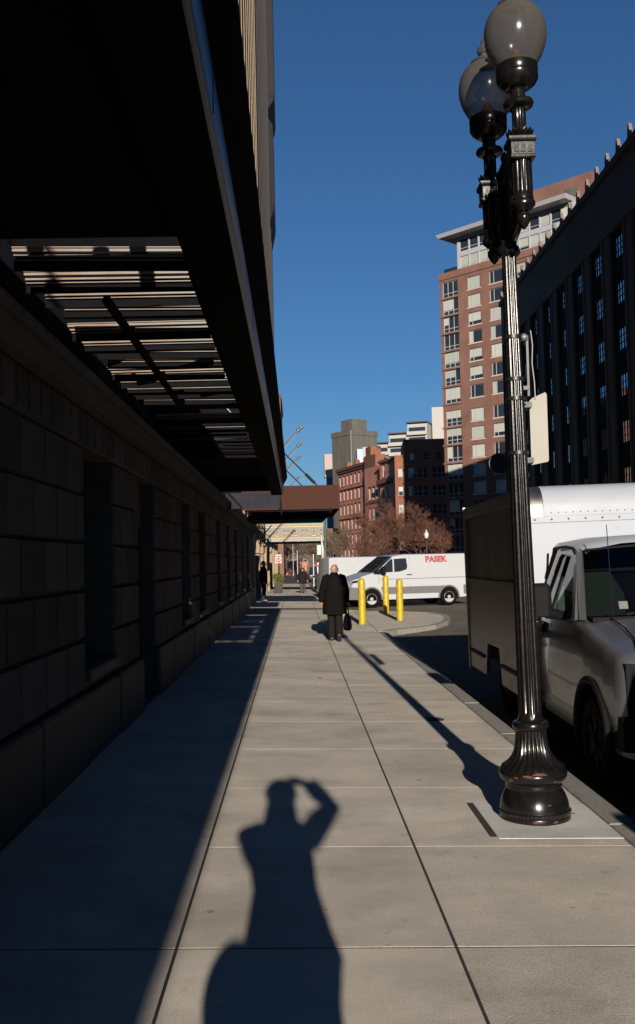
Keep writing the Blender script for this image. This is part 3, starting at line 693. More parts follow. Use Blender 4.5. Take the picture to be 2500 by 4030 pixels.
pf = [(.203,.326),(.200,.338),(.178,.352),(.152,.372),(.134,.395),(.121,.422),(.112,.455),(.106,.49),(.102,.53),(.100,.562)]
obj('fluted_bell', MB().lathe(pf, 144, flute=24, amp=.085, fl=[0]+[1]*8+[0]), I, lamp, smooth=60)
obj('collar', MB().lathe([(.100,.562),(.110,.566),(.117,.576),(.119,.592),(.117,.608),(.110,.618),(.096,.622),(.086,.626),(.080,.634)], 40), I, lamp)
sf = [(.079,.630),(.0765,.66)] + [(.0755-(.0755-.047)*t/12, .68+3.0*t/12) for t in range(13)]
obj('shaft', MB().lathe(sf, 96, flute=12, amp=.13, fl=[0,0]+[1]*13), I, lamp, smooth=60)
for z, r in ((3.14,.056),(2.86,.059),(2.73,.0605),(2.37,.064)):
    obj('strap_band', MB().lathe([(r,-.012),(r+.004,-.012),(r+.004,.012),(r,.012)], 24, (0,0,z)), M['iron_plain'], lamp)
# hub on top of the shaft with acanthus cups
obj('hub', MB().lathe([(.047,3.68),(.062,3.685),(.075,3.70),(.078,3.72),(.068,3.745),(.055,3.76),(.060,3.80),(.066,3.84),(.06,3.88),(.055,4.0),(.055,4.2),(.07,4.24),(.04,4.28),(.02,4.33),(.03,4.36),(.004,4.40)], 32, flute=8, amp=.12), I, lamp, smooth=50)
dirv = Vector((-.04, .74, 0)).normalized()
def along(t, z): return (dirv.x*t, dirv.y*t, z)
obj('cross_arm', MB().tube([along(t, z) for t, z in ((-.37, 4.245), (-.2, 4.22), (0, 4.16), (.2, 4.22), (.37, 4.245))], [.038,.034,.045,.034,.038], 10), I, lamp)
for sgn in (-1, 1):
    pts = [along(sgn*(.055+.30*math.sin(a)), 3.78+.36*(1-math.cos(a))*.55) for a in [i*math.pi/2/10 for i in range(11)]]
    obj('scroll_bracket', MB().tube(pts, [.036,.036,.034,.032,.032,.03,.03,.03,.032,.034,.034], 10).torus((dirv.x*sgn*.19, dirv.y*sgn*.19, 4.03), .075, .022, 18, 8, 'x').torus((dirv.x*sgn*.12, dirv.y*sgn*.12, 3.86), .045, .02, 16, 8, 'x'), I, lamp)
    obj('leaf_plate', MB().prism([(sgn*.05,3.72),(sgn*.16,3.80),(sgn*.28,3.95),(sgn*.30,4.22),(sgn*.06,4.22)], 'x', -.022, .022), I, lamp)
GL = bpy.data.materials.new('acorn glass'); GL.use_nodes = True
_n = GL.node_tree.nodes; _l = GL.node_tree.links; b_ = _n['Principled BSDF']
b_.inputs['Base Color'].default_value = (.095,.084,.068,1); b_.inputs['Roughness'].default_value = .17; b_.inputs['Specular IOR Level'].default_value = .55
_tp = _n.new('ShaderNodeBsdfTransparent'); _tp.inputs[0].default_value = (.66,.63,.60,1); _mx = _n.new('ShaderNodeMixShader')
_lw = _n.new('ShaderNodeLayerWeight'); _lw.inputs[0].default_value = .35
_mr = _n.new('ShaderNodeMapRange'); _mr.inputs['To Min'].default_value = .26; _mr.inputs['To Max'].default_value = .86
nz = _n.new('ShaderNodeTexNoise'); nz.inputs['Scale'].default_value = 9; nz.inputs['Detail'].default_value = 6
_ad = _n.new('ShaderNodeMath'); _ad.operation = 'MULTIPLY_ADD'; _ad.inputs[1].default_value = .5; _l.new(nz.outputs[0], _ad.inputs[0]); _l.new(_lw.outputs['Facing'], _ad.inputs[2])
_l.new(_ad.outputs[0], _mr.inputs[0]); _l.new(_mr.outputs[0], _mx.inputs[0]); _l.new(_tp.outputs[0], _mx.inputs[1]); _l.new(b_.outputs[0], _mx.inputs[2])
_l.new(_mx.outputs[0], _n['Material Output'].inputs[0])
def lamp_head(cx, cy):
    c = (cx, cy, 0)
    col = obj('lamp_column', MB().lathe([(.0675,3.93),(.0675,3.95),(.064,3.96),(.066,3.98),(.066,4.16),(.062,4.18)], 72, c, flute=12, amp=.14, fl=[0,0,0,1,1,0]), I, lamp, smooth=60)
    obj('cup', MB().lathe([(.062,3.93),(.072,3.925),(.078,3.91),(.076,3.895),(.06,3.88),(.05,3.87),(.044,3.862),(.03,3.855)], 32, c), I, col)
    obj('ball_finial', MB().lathe([(.004,3.745),(.012,3.752),(.026,3.77),(.040,3.795),(.045,3.815),(.043,3.835),(.034,3.85),(.026,3.857)], 28, c), I, col)
    cap = MB()
    for hw, z in ((.072,4.175),(.078,4.185),(.078,4.20),(.072,4.205),(.074,4.28),(.083,4.287),(.088,4.30),(.088,4.315),(.07,4.32)):
        cap.v += [(cx-hw, cy-hw, z), (cx+hw, cy-hw, z), (cx+hw, cy+hw, z), (cx-hw, cy+hw, z)]
    for k in range(8):
        for i in range(4): cap.f.append((k*4+i, k*4+(i+1) % 4, k*4+4+(i+1) % 4, k*4+4+i))
    cap.f += [(3,2,1,0), (32,33,34,35)]
    for s_ in (-.042, 0, .042):
        cap.prism([(cx+s_-.014, 4.215), (cx+s_+.014, 4.215), (cx+s_+.014, 4.25), (cx+s_+.008, 4.262), (cx+s_-.008, 4.262), (cx+s_-.014, 4.25)], 'y', cy-.079, cy-.07)
    obj('capital', cap, I, col, smooth=30)
    lf = MB()
    for i in range(14):
        a = 2*math.pi*i/14; u = Vector((math.cos(a), math.sin(a), 0)); t = Vector((-u.y, u.x, 0)); o_ = Vector(c)
        P = [o_+u*.048-t*.012+Vector((0,0,4.32)), o_+u*.048+t*.012+Vector((0,0,4.32)), o_+u*.082+t*.015+Vector((0,0,4.352)), o_+u*.088+Vector((0,0,4.366)), o_+u*.082-t*.015+Vector((0,0,4.352))]
        Q = [p+Vector((0,0,.012)) for p in P]
        lf.loft([P, Q], True, True)
    tag(obj('leaf_ring', lf, I, col, smooth=0), kind='stuff')
    nk = obj('neck', MB().lathe([(.062,4.32),(.05,4.37),(.044,4.385),(.044,4.50),(.05,4.52)], 60, c, flute=10, amp=.14, fl=[0,0,1,1,0]), I, lamp, smooth=60)
    obj('bulge_ring', MB().lathe([(.05,4.515),(.07,4.522),(.090,4.535),(.096,4.552),(.090,4.568),(.066,4.578),(.052,4.585),(.047,4.60),(.046,4.63),(.058,4.645)], 32, c), I, nk)
    ft = obj('fitter', MB().lathe([(.055,4.64),(.085,4.655),(.115,4.68),(.130,4.705),(.132,4.725),(.127,4.733),(.131,4.745),(.133,4.775),(.130,4.795),(.122,4.80)], 40, c), I, lamp)
    prof = [(.120,4.792),(.140,4.82),(.163,4.86),(.182,4.905),(.193,4.95),(.197,4.995),(.195,5.035),(.186,5.08),(.168,5.12),(.142,5.155),(.112,5.18),(.098,5.19)]
    g = MB(); g.lathe(prof, 48, c, False)
    gl = obj('globe', g, GL, lamp)
    obj('inner_lamp', MB().lathe([(.06,4.80),(.065,4.83),(.05,4.855),(.03,4.87),(.028,4.89),(.006,4.91)], 20, c), pbr('lamp core', (.22,.12,.06), .5), gl)
    obj('globe_cap', MB().lathe([(.098,5.188),(.104,5.192),(.104,5.203),(.09,5.21),(.062,5.225),(.040,5.24),(.034,5.25),(.05,5.262),(.056,5.285),(.05,5.307),(.03,5.322),(.022,5.33),(.026,5.345),(.018,5.37),(.004,5.40)], 32, c), GL, gl)
lamp_head(dirv.x*-.37, dirv.y*-.37); lamp_head(dirv.x*.37, dirv.y*.37)
# chips of rust on the base
rc = MB()
for (a, z, r, s_) in ((-1.95,.302,.2185,.035), (-1.6,.312,.2125,.05), (-2.3,.29,.2205,.02), (-1.1,.262,.213,.016), (-1.75,.02,.2305,.03), (-1.2,.015,.2305,.025), (-1.35,.12,.2155,.014), (-2.5,.27,.2175,.02)):
    pts = []
    for k in range(7):
        t = 2*math.pi*k/7; da = math.cos(t)*s_/r*random.uniform(.6,1.2); dz = math.sin(t)*s_*.28*random.uniform(.6,1.3)
        pts.append((r*math.cos(a+da), r*math.sin(a+da), z+dz))
    rc.add(pts, [tuple(range(7))])
tag(obj('rust_chips', rc, M['rust'], lamp, smooth=0, fix=False), kind='stuff')
# back of a parking notice clamped to the lamp
sg = thing('notice_plate', 'blank white back of a metal notice clamped to the street lamp shaft', 'sign', (1.46, 6.52, 2.26))
pl = MB(); pts = [(.115,.0),(.225,.02),(.232,.03),(.232,.47),(.222,.485),(.14,.45),(.115,.43)]
pl.prism(pts, 'y', .03, .034); obj('plate', pl, pbr('white enamel', (.27,.26,.225), .6, var=.06), sg, smooth=0)
for z in (.03, .40): obj('clamp', MB().box(.05, .125, .0, .03, z-.018, z+.018).ball((.075, -.004, z), .009, 8), M['iron_plain'], sg)
obj('bracket_arm', MB().box(.10, .115, .01, .04, .46, .86).box(.05, .11, .0, .03, .50, .525).box(.05, .11, 0, .03, .83, .85), M['iron_plain'], sg, smooth=0)
obj('sensor', MB().ball((.085, 0, .85), .026, 12).tube([(.06,0,.85),(.11,0,.85)], .014), M['steel'], sg)
obj('cable', MB().tube([(.135,.02,.90),(.145,.02,.8),(.138,.02,.68),(.15,.02,.55),(.152,.02,.44)], .0035, 6), M['white_conc'], sg)

# ================================================================ BOLLARDS
bm_ = MB().lathe([(.095,0),(.095,1.06),(.092,1.10),(.083,1.14),(.066,1.172),(.04,1.19),(.004,1.196)], 32)
bmm = mesh('post', bm_, 30)
rm_ = mesh('foot_collar', MB().lathe([(.135,0),(.135,.006),(.10,.012),(.097,.012)], 32), 30)
for (x, y, h_, lab) in ((1.72, 26.41, 1.03, 'yellow steel bollard just past the walking man, nearest the walkway'), (2.86, 32.0, 1.03, 'middle yellow bollard with a shadow across its foot on the corner'), (2.90, 28.12, 1.0, 'yellow steel bollard standing nearest the white box truck'), (1.42, 31.0, 1.03, 'yellow bollard partly hidden behind the walking man')):
    t = thing('bollard', lab, 'bollard', (x, y, gz(x, y)+.003), (0, 0, random.random()), 'yellow bollards on the street corner')
    p = obj('post', bmm, M['yellow'], t); p.scale = (1, 1, h_); obj('foot_collar', rm_, M['granite'], t)

# ================================================================ WHEELS
M['tyre'] = pbr('tyre rubber', (.006, .006, .006), .8, var=.2, scale=30, spec=.05)
M['rim'] = pbr('wheel rim', (.36, .36, .37), .4, metal=.15, var=.05)
M['rim_dark'] = pbr('steel wheel', (.008, .008, .008), .7, metal=0, var=.1, spec=.1)
def wheel(parent, loc, r=.35, w_=.22, rim=None, spokes=5, axis='x', face=-1):
    """axis: direction of the axle in the parent's space; face: which way the cover looks"""
    t = MB().lathe([(r*.62,-w_/2),(r*.9,-w_/2),(r*.985,-w_*.38),(r,-w_*.2),(r,w_*.2),(r*.985,w_*.38),(r*.9,w_/2),(r*.62,w_/2)], 32, cap=False)
    rot = (0, math.pi/2*face, 0) if axis == 'x' else (math.pi/2*face, 0, 0)
    o = obj('wheel', t, M['tyre'], parent, loc, rot)
    R0 = rim or M['rim']
    obj('rim', MB().lathe([(r*.62,w_/2-.05),(r*.65,w_/2-.01),(r*.60,w_/2-.005),(r*.57,w_/2-.04),(r*.1,w_/2-.06)], 28), R0, o)
    for k in range(spokes):
        a = 2*math.pi*k/spokes; c, s_ = math.cos(a), math.sin(a); q = r*.085
        m_ = MB(); pts = []
        for (u, v, z) in ((.1*r,-q,w_/2-.02),(.1*r,q,w_/2-.02),(.60*r,q*1.25,w_/2-.01),(.60*r,-q*1.25,w_/2-.01)): pts.append((u*c-v*s_, u*s_+v*c, z))
        m_.hexa([(p[0], p[1], p[2]-.03) for p in pts]+pts); obj('spoke', m_, R0, o, smooth=0)
    obj('hub_cap', MB().lathe([(r*.2,w_/2-.04),(r*.2,w_/2-.005),(r*.15,w_/2+.008),(.003,w_/2+.01)], 16), R0, o)
    return o

# ================================================================ BOX TRUCK
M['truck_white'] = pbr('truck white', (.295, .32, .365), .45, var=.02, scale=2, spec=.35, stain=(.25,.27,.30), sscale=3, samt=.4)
M['truck_side_shade'] = pbr('truck white in shade', (.04, .04, .042), .4, var=.05, scale=2, spec=.4)  # white box side with its shade put into the colour
M['silver'] = pbr('silver grey paint', (.14, .145, .16), .30, metal=.5, var=.02, scale=3, coat=.4)
M['trim_black'] = pbr('black plastic', (.010, .010, .011), .6, var=.15, scale=20, spec=.06)
M['chrome'] = pbr('chrome', (.5, .5, .5), .15, metal=1.0, var=0)
M['amber'] = pbr('amber lens', (.6, .2, .02), .25, var=0)
M['lamp_lens'] = pbr('headlamp lens', (.35, .36, .37), .1, var=0, spec=.8)
M['seat'] = pbr('grey seat cloth', (.045, .055, .05), .9, var=.15)
def glassmat(name, col, rough=.02, tr=.85):
    m = bpy.data.materials.new(name); m.use_nodes = True; t = m.node_tree; N = t.nodes; L = t.links; N.clear()
    out = N.new('ShaderNodeOutputMaterial'); mx = N.new('ShaderNodeMixShader'); tp = N.new('ShaderNodeBsdfTransparent'); gl = N.new('ShaderNodeBsdfGlossy'); fr = N.new('ShaderNodeFresnel')
    fr.inputs[0].default_value = 1.5; tp.inputs[0].default_value = (*[c*tr for c in col], 1); gl.inputs['Roughness'].default_value = rough
    L.new(fr.outputs[0], mx.inputs[0]); L.new(tp.outputs[0], mx.inputs[1]); L.new(gl.outputs[0], mx.inputs[2]); L.new(mx.outputs[0], out.inputs[0])
    return m
M['auto_glass'] = glassmat('green tinted glass', (.36, .41, .385))
TX, TY = 2.30, 9.66
tk = thing('box_truck', 'white box truck with grey van cab parked facing the camera behind the lamp', 'truck', (TX, TY, ROAD+.004), (0, rad(-1.0), rad(-.9)))
# cargo box: curved front cap, side panels, rails
W = 2.12; bx0, bx1 = -.03, W; BL = 3.78; BT = 2.52
side = [(0.02,.42),(1.62,.42),(1.72,.82),(2.42,.82),(2.60,.42),(BL,.42),(BL,BT-.03),(.25,BT-.03),(.10,BT-.07),(.03,BT-.16),(.02,BT-.26)]
obj('side_panel', MB().prism(side, 'x', bx0+.02, bx0+.05), M['truck_side_shade'], tk, smooth=0)
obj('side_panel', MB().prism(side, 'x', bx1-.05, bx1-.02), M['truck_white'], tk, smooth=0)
skirt = [(0.04,.40),(1.60,.40),(1.70,.80),(2.44,.80),(2.62,.40),(BL-.02,.40),(BL-.02,1.52),(0.04,1.52)]
sk = obj('aluminium_skirt', MB().prism(skirt, 'x', bx0+.008, bx0+.019), M['alu'], tk, smooth=0)
obj('rub_rail', MB().box(bx0-.015, bx0+.018, .04, BL-.02, 1.52, 1.57), M['alu'], sk, smooth=0)
obj('rub_rail', MB().box(bx0-.012, bx0+.007, .04, 1.55, .60, .64), M['trim_black'], sk, smooth=0)
obj('rub_rail', MB().box(bx0-.012, bx0+.007, 2.66, BL-.04, .60, .64), M['trim_black'], sk, smooth=0)
tr_ = obj('top_rail', MB().box(bx0-.006, bx0+.019, .26, BL, BT-.16, BT-.02), M['alu'], tk, smooth=0)
rv = MB()
for i in range(36): rv.ball((bx0-.008, .3+i*.098, BT-.12), .011, 6)
tag(obj('rivets', rv, M['chrome'], tr_), kind='stuff')
obj('rear_post', MB().box(bx0-.01, bx0+.06, BL, BL+.05, .36, BT), M['alu'], tk, smooth=0)
obj('rear_door', MB().box(bx0+.06, bx1-.06, BL-.05, BL+.02, .45, BT-.05), M['truck_white'], tk, smooth=0)
obj('box_roof', MB().box(bx0+.02, bx1-.02, .24, BL, BT-.03, BT), M['truck_white'], tk, smooth=0)
obj('box_floor', MB().box(bx0+.05, bx1-.05, .05, BL, .62, .75), M['black'], tk, smooth=0)
fc = [(.02,1.15),(.0,1.15),(.0,BT-.30),(.015,BT-.30),(.02,BT-.20)]
obj('front_wall', MB().box(bx0+.012, bx1-.012, -.012, .02, .55, BT-.27), M['truck_white'], tk, smooth=0)
cp = [(-.03,BT-.30),(-.03,BT-.22),(-.015,BT-.14),(.02,BT-.07),(.08,BT-.02),(.16,BT+.008),(.27,BT+.012),(.27,BT-.05),(.1,BT-.08),(.03,BT-.17),(.0,BT-.30)]
cap = obj('front_cap', MB().prism(cp, 'x', bx0+.19, bx1-.19), M['truck_white'], tk, smooth=40)
for xa, xb in ((bx0-.002, bx0+.187), (bx1-.187, bx1+.002)): obj('cap_corner', MB().prism([(y+.006, z-.004) for y, z in cp], 'x', xa, xb), M['alu'], tk, smooth=40)
obj('cap_flange', MB().box(bx0+.01, bx1-.01, -.026, -.012, BT-.36, BT-.30), M['truck_white'], tk, smooth=0)
rv = MB()
for i in range(13): rv.ball((bx0+.1+i*.165, -.028, BT-.33), .010, 6)
for i in range(24): rv.ball((bx0+.26+i*.072, -.034, BT-.265), .006, 6)
tag(obj('rivets', rv, M['alu'], cap), kind='stuff')
for x in (bx0-.004, bx1-.03): obj('corner_post', MB().box(x, x+.034, -.018, .03, .5, BT-.31), M['truck_white'], tk, smooth=30)
# --- cab body surface
xc, NY = W/2-.035, -2.52
def lerp(a, b, t): return a+(b-a)*t
def interp(tab, y):
    for i in range(len(tab)-1):
        if y <= tab[i+1][0]:
            t = (y-tab[i][0])/(tab[i+1][0]-tab[i][0]); t = max(0, min(1, t)); return [lerp(p, q, t) for p, q in zip(tab[i][1:], tab[i+1][1:])]
    return list(tab[-1][1:])
TAB = [(-2.52,.90,1.045,1.075),(-2.48,.94,1.07,1.105),(-2.40,.968,1.10,1.14),(-2.15,.985,1.15,1.20),(-1.85,.99,1.21,1.255),(-1.6,.99,1.265,1.31),(-1.3,.985,1.315,1.36),(-.6,.98,1.335,1.345),(0,.975,1.335,1.345)]
ARC = (-1.80, .40, .455)      # wheel arch: y, z, radius
stn = []; y = -2.52
while y < 0: stn.append(y); y += .035
stn.append(0)
def section(y):
    hw, zb, zt = interp(TAB, y)
    return [(hw-.05,.36),(hw-.02,.44),(hw-.006,.52),(hw,.60),(hw+.004,.68),(hw+.006,.76),(hw+.004,.84),(hw-.002,.92),(hw-.010,1.0 if zb > 1.1 else .98),(hw-.022,zb-.05),(hw-.045,zb-.015),(hw-.085,zb+.006),(.80*hw,(zb+zt)/2+.008),(.62*hw,zt-.006),(.3*hw,zt+.008),(0,zt+.012)]
for sgn in (-1, 1):
    bd = MB(); n = 16
    for y in stn: bd.v += [(xc+sgn*p, y, z) for p, z in section(y)]
    for k in range(len(stn)-1):
        ym = (stn[k]+stn[k+1])/2
        for i in range(n-1):
            zm = sum(section(ym)[j][1] for j in (i, i+1))/2
            if i < 9 and (ym-ARC[0])**2+(zm-ARC[1])**2 < ARC[2]**2: continue
            if i >= 11 and ym > -1.42: continue
            bd.f.append((k*n+i, k*n+i+1, (k+1)*n+i+1, (k+1)*n+i) if sgn < 0 else (k*n+i, (k+1)*n+i, (k+1)*n+i+1, k*n+i+1))
    obj('cab_body', bd, M['silver'], tk, smooth=50, fix=False)
    arc = MB(); pts = [(xc+sgn*.985, ARC[0]+ARC[2]*math.cos(a), ARC[1]+ARC[2]*math.sin(a)) for a in [rad(-6)+i*rad(192)/24 for i in range(25)]]
    arc.tube(pts, .034, 8); obj('wheel_arch', arc, M['trim_black'] if sgn < 0 else M['silver'], tk)
    hc = MB().tube([(xc+sgn*.74, -1.50, 1.338), (xc+sgn*.72, -1.9, 1.262), (xc+sgn*.74, -2.2, 1.192), (xc+sgn*.79, -2.36, 1.137), (xc+sgn*.80, -2.44, 1.10)], .006, 6); obj('hood_seam', hc, M['black'], tk)
    # door: seam lines, handle, window frame, glass
    for yy in (-.93, -.06): obj('door_seam', MB().tube([(xc+sgn*(.955 if z < .5 else .973 if z < 1.0 else .955), yy, z) for z in (.42, .6, .85, 1.05, 1.27)], .005, 6), M['black'], tk)
    obj('rocker_trim', MB().box(xc+sgn*.972-.006, xc+sgn*.972+.006, -1.25, -.02, .74, .79), M['trim_black'], tk, smooth=0)
    obj('door_handle', MB().box(xc+sgn*.975-.02, xc+sgn*.975+.02, -.28, -.10, 1.12, 1.22), M['trim_black'], tk)
    wheel(tk, (xc+sgn*.86, -1.80, .362), .362, .24, M['rim_dark'], 6, 'x', sgn)
    wheel(tk, (xc+sgn*.80, 2.06, .372), .372, .26, M['rim_dark'], 6, 'x', sgn)
    m_ = obj('mirror', MB().cbox(xc+sgn*1.13-.10, xc+sgn*1.13+.10, -.90, -.76, 1.30, 1.60, .035), M['trim_black'], tk); bev(m_, .03, 3)
    obj('mirror_arm', MB().tube([(xc+sgn*1.08, -.84, 1.33), (xc+sgn*.96, -.93, 1.31), (xc+sgn*.92, -.98, 1.33)], [.045,.04,.035], 8), M['trim_black'], m_)
    obj('mirror_face', MB().box(xc+sgn*1.13-.085, xc+sgn*1.13+.085, -.757, -.752, 1.33, 1.57), M['chrome'], m_, smooth=0)
    # pillars
    obj('windscreen_pillar', MB().loft([[(xc+sgn*(.905), -1.50+.0, 1.30), (xc+sgn*.875, -1.42, 1.30), (xc+sgn*.93, -1.36, 1.30), (xc+sgn*.95, -1.44, 1.30)], [(xc+sgn*.775, -.98, 1.86), (xc+sgn*.745, -.92, 1.87), (xc+sgn*.80, -.86, 1.87), (xc+sgn*.82, -.95, 1.855)]], True, True), M['silver'], tk, smooth=0)
    fp = [(-1.40,1.30),(-1.33,1.30),(-.90,1.80),(-.82,1.835),(-.42,1.85),(-.36,1.82),(-.16,1.33),(-.02,1.33),(-.02,1.36),(-.24,1.88),(-.34,1.915),(-.80,1.91),(-.95,1.87)]
    def fx(z): return .955-.165*(z-1.33)/.55
    fm_ = MB(); fm_.loft([[(xc+sgn*(fx(z)+.012), y, z) for y, z in fp], [(xc+sgn*(fx(z)-.03), y, z) for y, z in fp]], True, True); obj('door_frame', fm_, M['silver'], tk, smooth=0)
    sp = MB(); gp = [(-1.33,1.315),(-.90,1.80),(-.82,1.835),(-.42,1.85),(-.36,1.82),(-.16,1.325)]
    sp.add([(xc+sgn*(fx(z)-.01), y, z) for y, z in gp], [tuple(range(6))]); obj('side_window', sp, M['auto_glass'], tk, smooth=0, fix=False)
    obj('window_bar', MB().tube([(xc+sgn*(fx(1.33)), -.50, 1.33), (xc+sgn*(fx(1.83)), -.62, 1.83)], .011, 6), M['trim_black'], tk)
    obj('drip_rail', MB().tube([(xc+sgn*.83, -.24, 1.905), (xc+sgn*.82, -.6, 1.915), (xc+sgn*.815, -.84, 1.90), (xc+sgn*.83, -.97, 1.85)], .013, 6), M['trim_black'], tk)
    st = obj('seat', MB().cbox(xc+sgn*.43-.26, xc+sgn*.43+.26, -.62, -.08, .75, 1.02, .05), M['seat'], tk)
    obj('seat_back', MB().loft([[(xc+sgn*.43+a*.25, -.22+b*.07, .98) for a, b in ((-1,-1),(1,-1),(1,1),(-1,1))], [(xc+sgn*.43+a*.25, -.14+b*.06, 1.45) for a, b in ((-1,-1),(1,-1),(1,1),(-1,1))], [(xc+sgn*.43+a*.13, -.10+b*.05, 1.68) for a, b in ((-1,-1),(1,-1),(1,1),(-1,1))]], True, True), M['seat'], st)
    hl = obj('headlamp', MB().cbox(xc+sgn*.66-.15, xc+sgn*.66+.15, -2.555, -2.50, .88, 1.03, .015), M['lamp_lens'], tk)
    obj('indicator', MB().box(xc+sgn*.66-.15, xc+sgn*.66+.15, -2.558, -2.50, .80, .865), M['amber'], hl, smooth=0)
rf = MB(); rings = []
for y, dz, hw in ((-1.0,-.06,.74),(-.92,-.012,.765),(-.75,.0,.785),(-.4,.01,.79),(0,.012,.79)):
    rings.append([(xc-hw, y, 1.90+dz), (xc-hw*.93, y, 1.945+dz), (xc-hw*.6, y-.05 if y < -.8 else y, 1.985+dz), (xc, y-.08 if y < -.8 else y, 2.0+dz), (xc+hw*.6, y-.05 if y < -.8 else y, 1.985+dz), (xc+hw*.93, y, 1.945+dz), (xc+hw, y, 1.90+dz)])
obj('cab_roof', MB().loft(rings, closed=False), M['truck_white'], tk, smooth=60)
ws_ = MB(); rr = []
for t in range(7):
    u = t/6; rr.append([(xc+lerp(.90,.755,u)*k, lerp(-1.47,-.985,u)-(.16-.04*u)*(1-k*k), lerp(1.315,1.875,u)+.03*u*(1-k*k)) for k in (-1,-.75,-.4,0,.4,.75,1)])
ws_.loft(rr, closed=False); wsh = obj('windscreen', ws_, M['auto_glass'], tk, smooth=60, fix=False)
obj('sticker', MB().quad((xc-.64, -1.535, 1.385), (xc-.57, -1.548, 1.385), (xc-.56, -1.497, 1.445), (xc-.63, -1.484, 1.445)), M['grey_panel'], wsh, smooth=0, fix=False)
obj('sun_band', MB().loft([[(p[0]*1.0, p[1]-.004, p[2]-.01) for p in rr[6]], [(p[0], p[1]-.006, p[2]+.012) for p in rr[6]]], closed=False), M['trim_black'], wsh, smooth=60)
obj('cowl', MB().box(xc-.88, xc+.88, -1.60, -1.40, 1.29, 1.325), M['trim_black'], tk, smooth=0)
for x0_ in (-.62, .12): obj('wiper', MB().tube([(xc+x0_, -1.63, 1.345), (xc+x0_+.55, -1.60, 1.40)], .011, 6).tube([(xc+x0_+.2, -1.66, 1.33), (xc+x0_+.28, -1.625, 1.375)], .013, 6), M['trim_black'], tk)
obj('antenna', MB().tube([(xc-.70, -1.55, 1.33), (xc-.70, -1.50, 2.08)], .0035, 6), M['trim_black'], tk)
obj('dashboard', MB().cbox(xc-.85, xc+.85, -1.40, -.98, 1.0, 1.27, .06), M['trim_black'], tk)
obj('steering_wheel', MB().torus((xc+.43, -.86, 1.18), .19, .017, 24, 8, 'y'), M['trim_black'], tk)
obj('cab_back', MB().box(xc-.70, xc+.70, -.06, -.05, .5, 1.86), M['trim_black'], tk, smooth=0)
obj('cab_floor', MB().box(xc-.9, xc+.9, -2.3, 0, .34, .40), M['black'], tk, smooth=0)
gr = obj('grille', MB().cbox(xc-.50, xc+.50, -2.555, -2.48, .78, 1.05, .02), M['trim_black'], tk)
for z in (.84, .93, 1.0): obj('grille_bar', MB().box(xc-.48, xc+.48, -2.566, -2.55, z-.012, z+.012), M['chrome'], gr, smooth=0)
obj('nose_panel', MB().box(xc-.92, xc+.92, -2.52, -2.44, .62, 1.045), M['trim_black'], tk, smooth=0)
bp_ = obj('bumper', MB().loft([[(xc-.97, -2.28, z), (xc-.96, -2.52, z), (xc-.80, -2.62, z), (xc+.80, -2.62, z), (xc+.96, -2.52, z), (xc+.97, -2.28, z), (xc+.85, -2.30, z), (xc-.85, -2.30, z)] for z in (.42, .66)], True, True), M['trim_black'], tk, smooth=0)
obj('axle_box', MB().box(xc-.55, xc+.55, .1, 3.5, .38, .6), M['black'], tk, smooth=0)

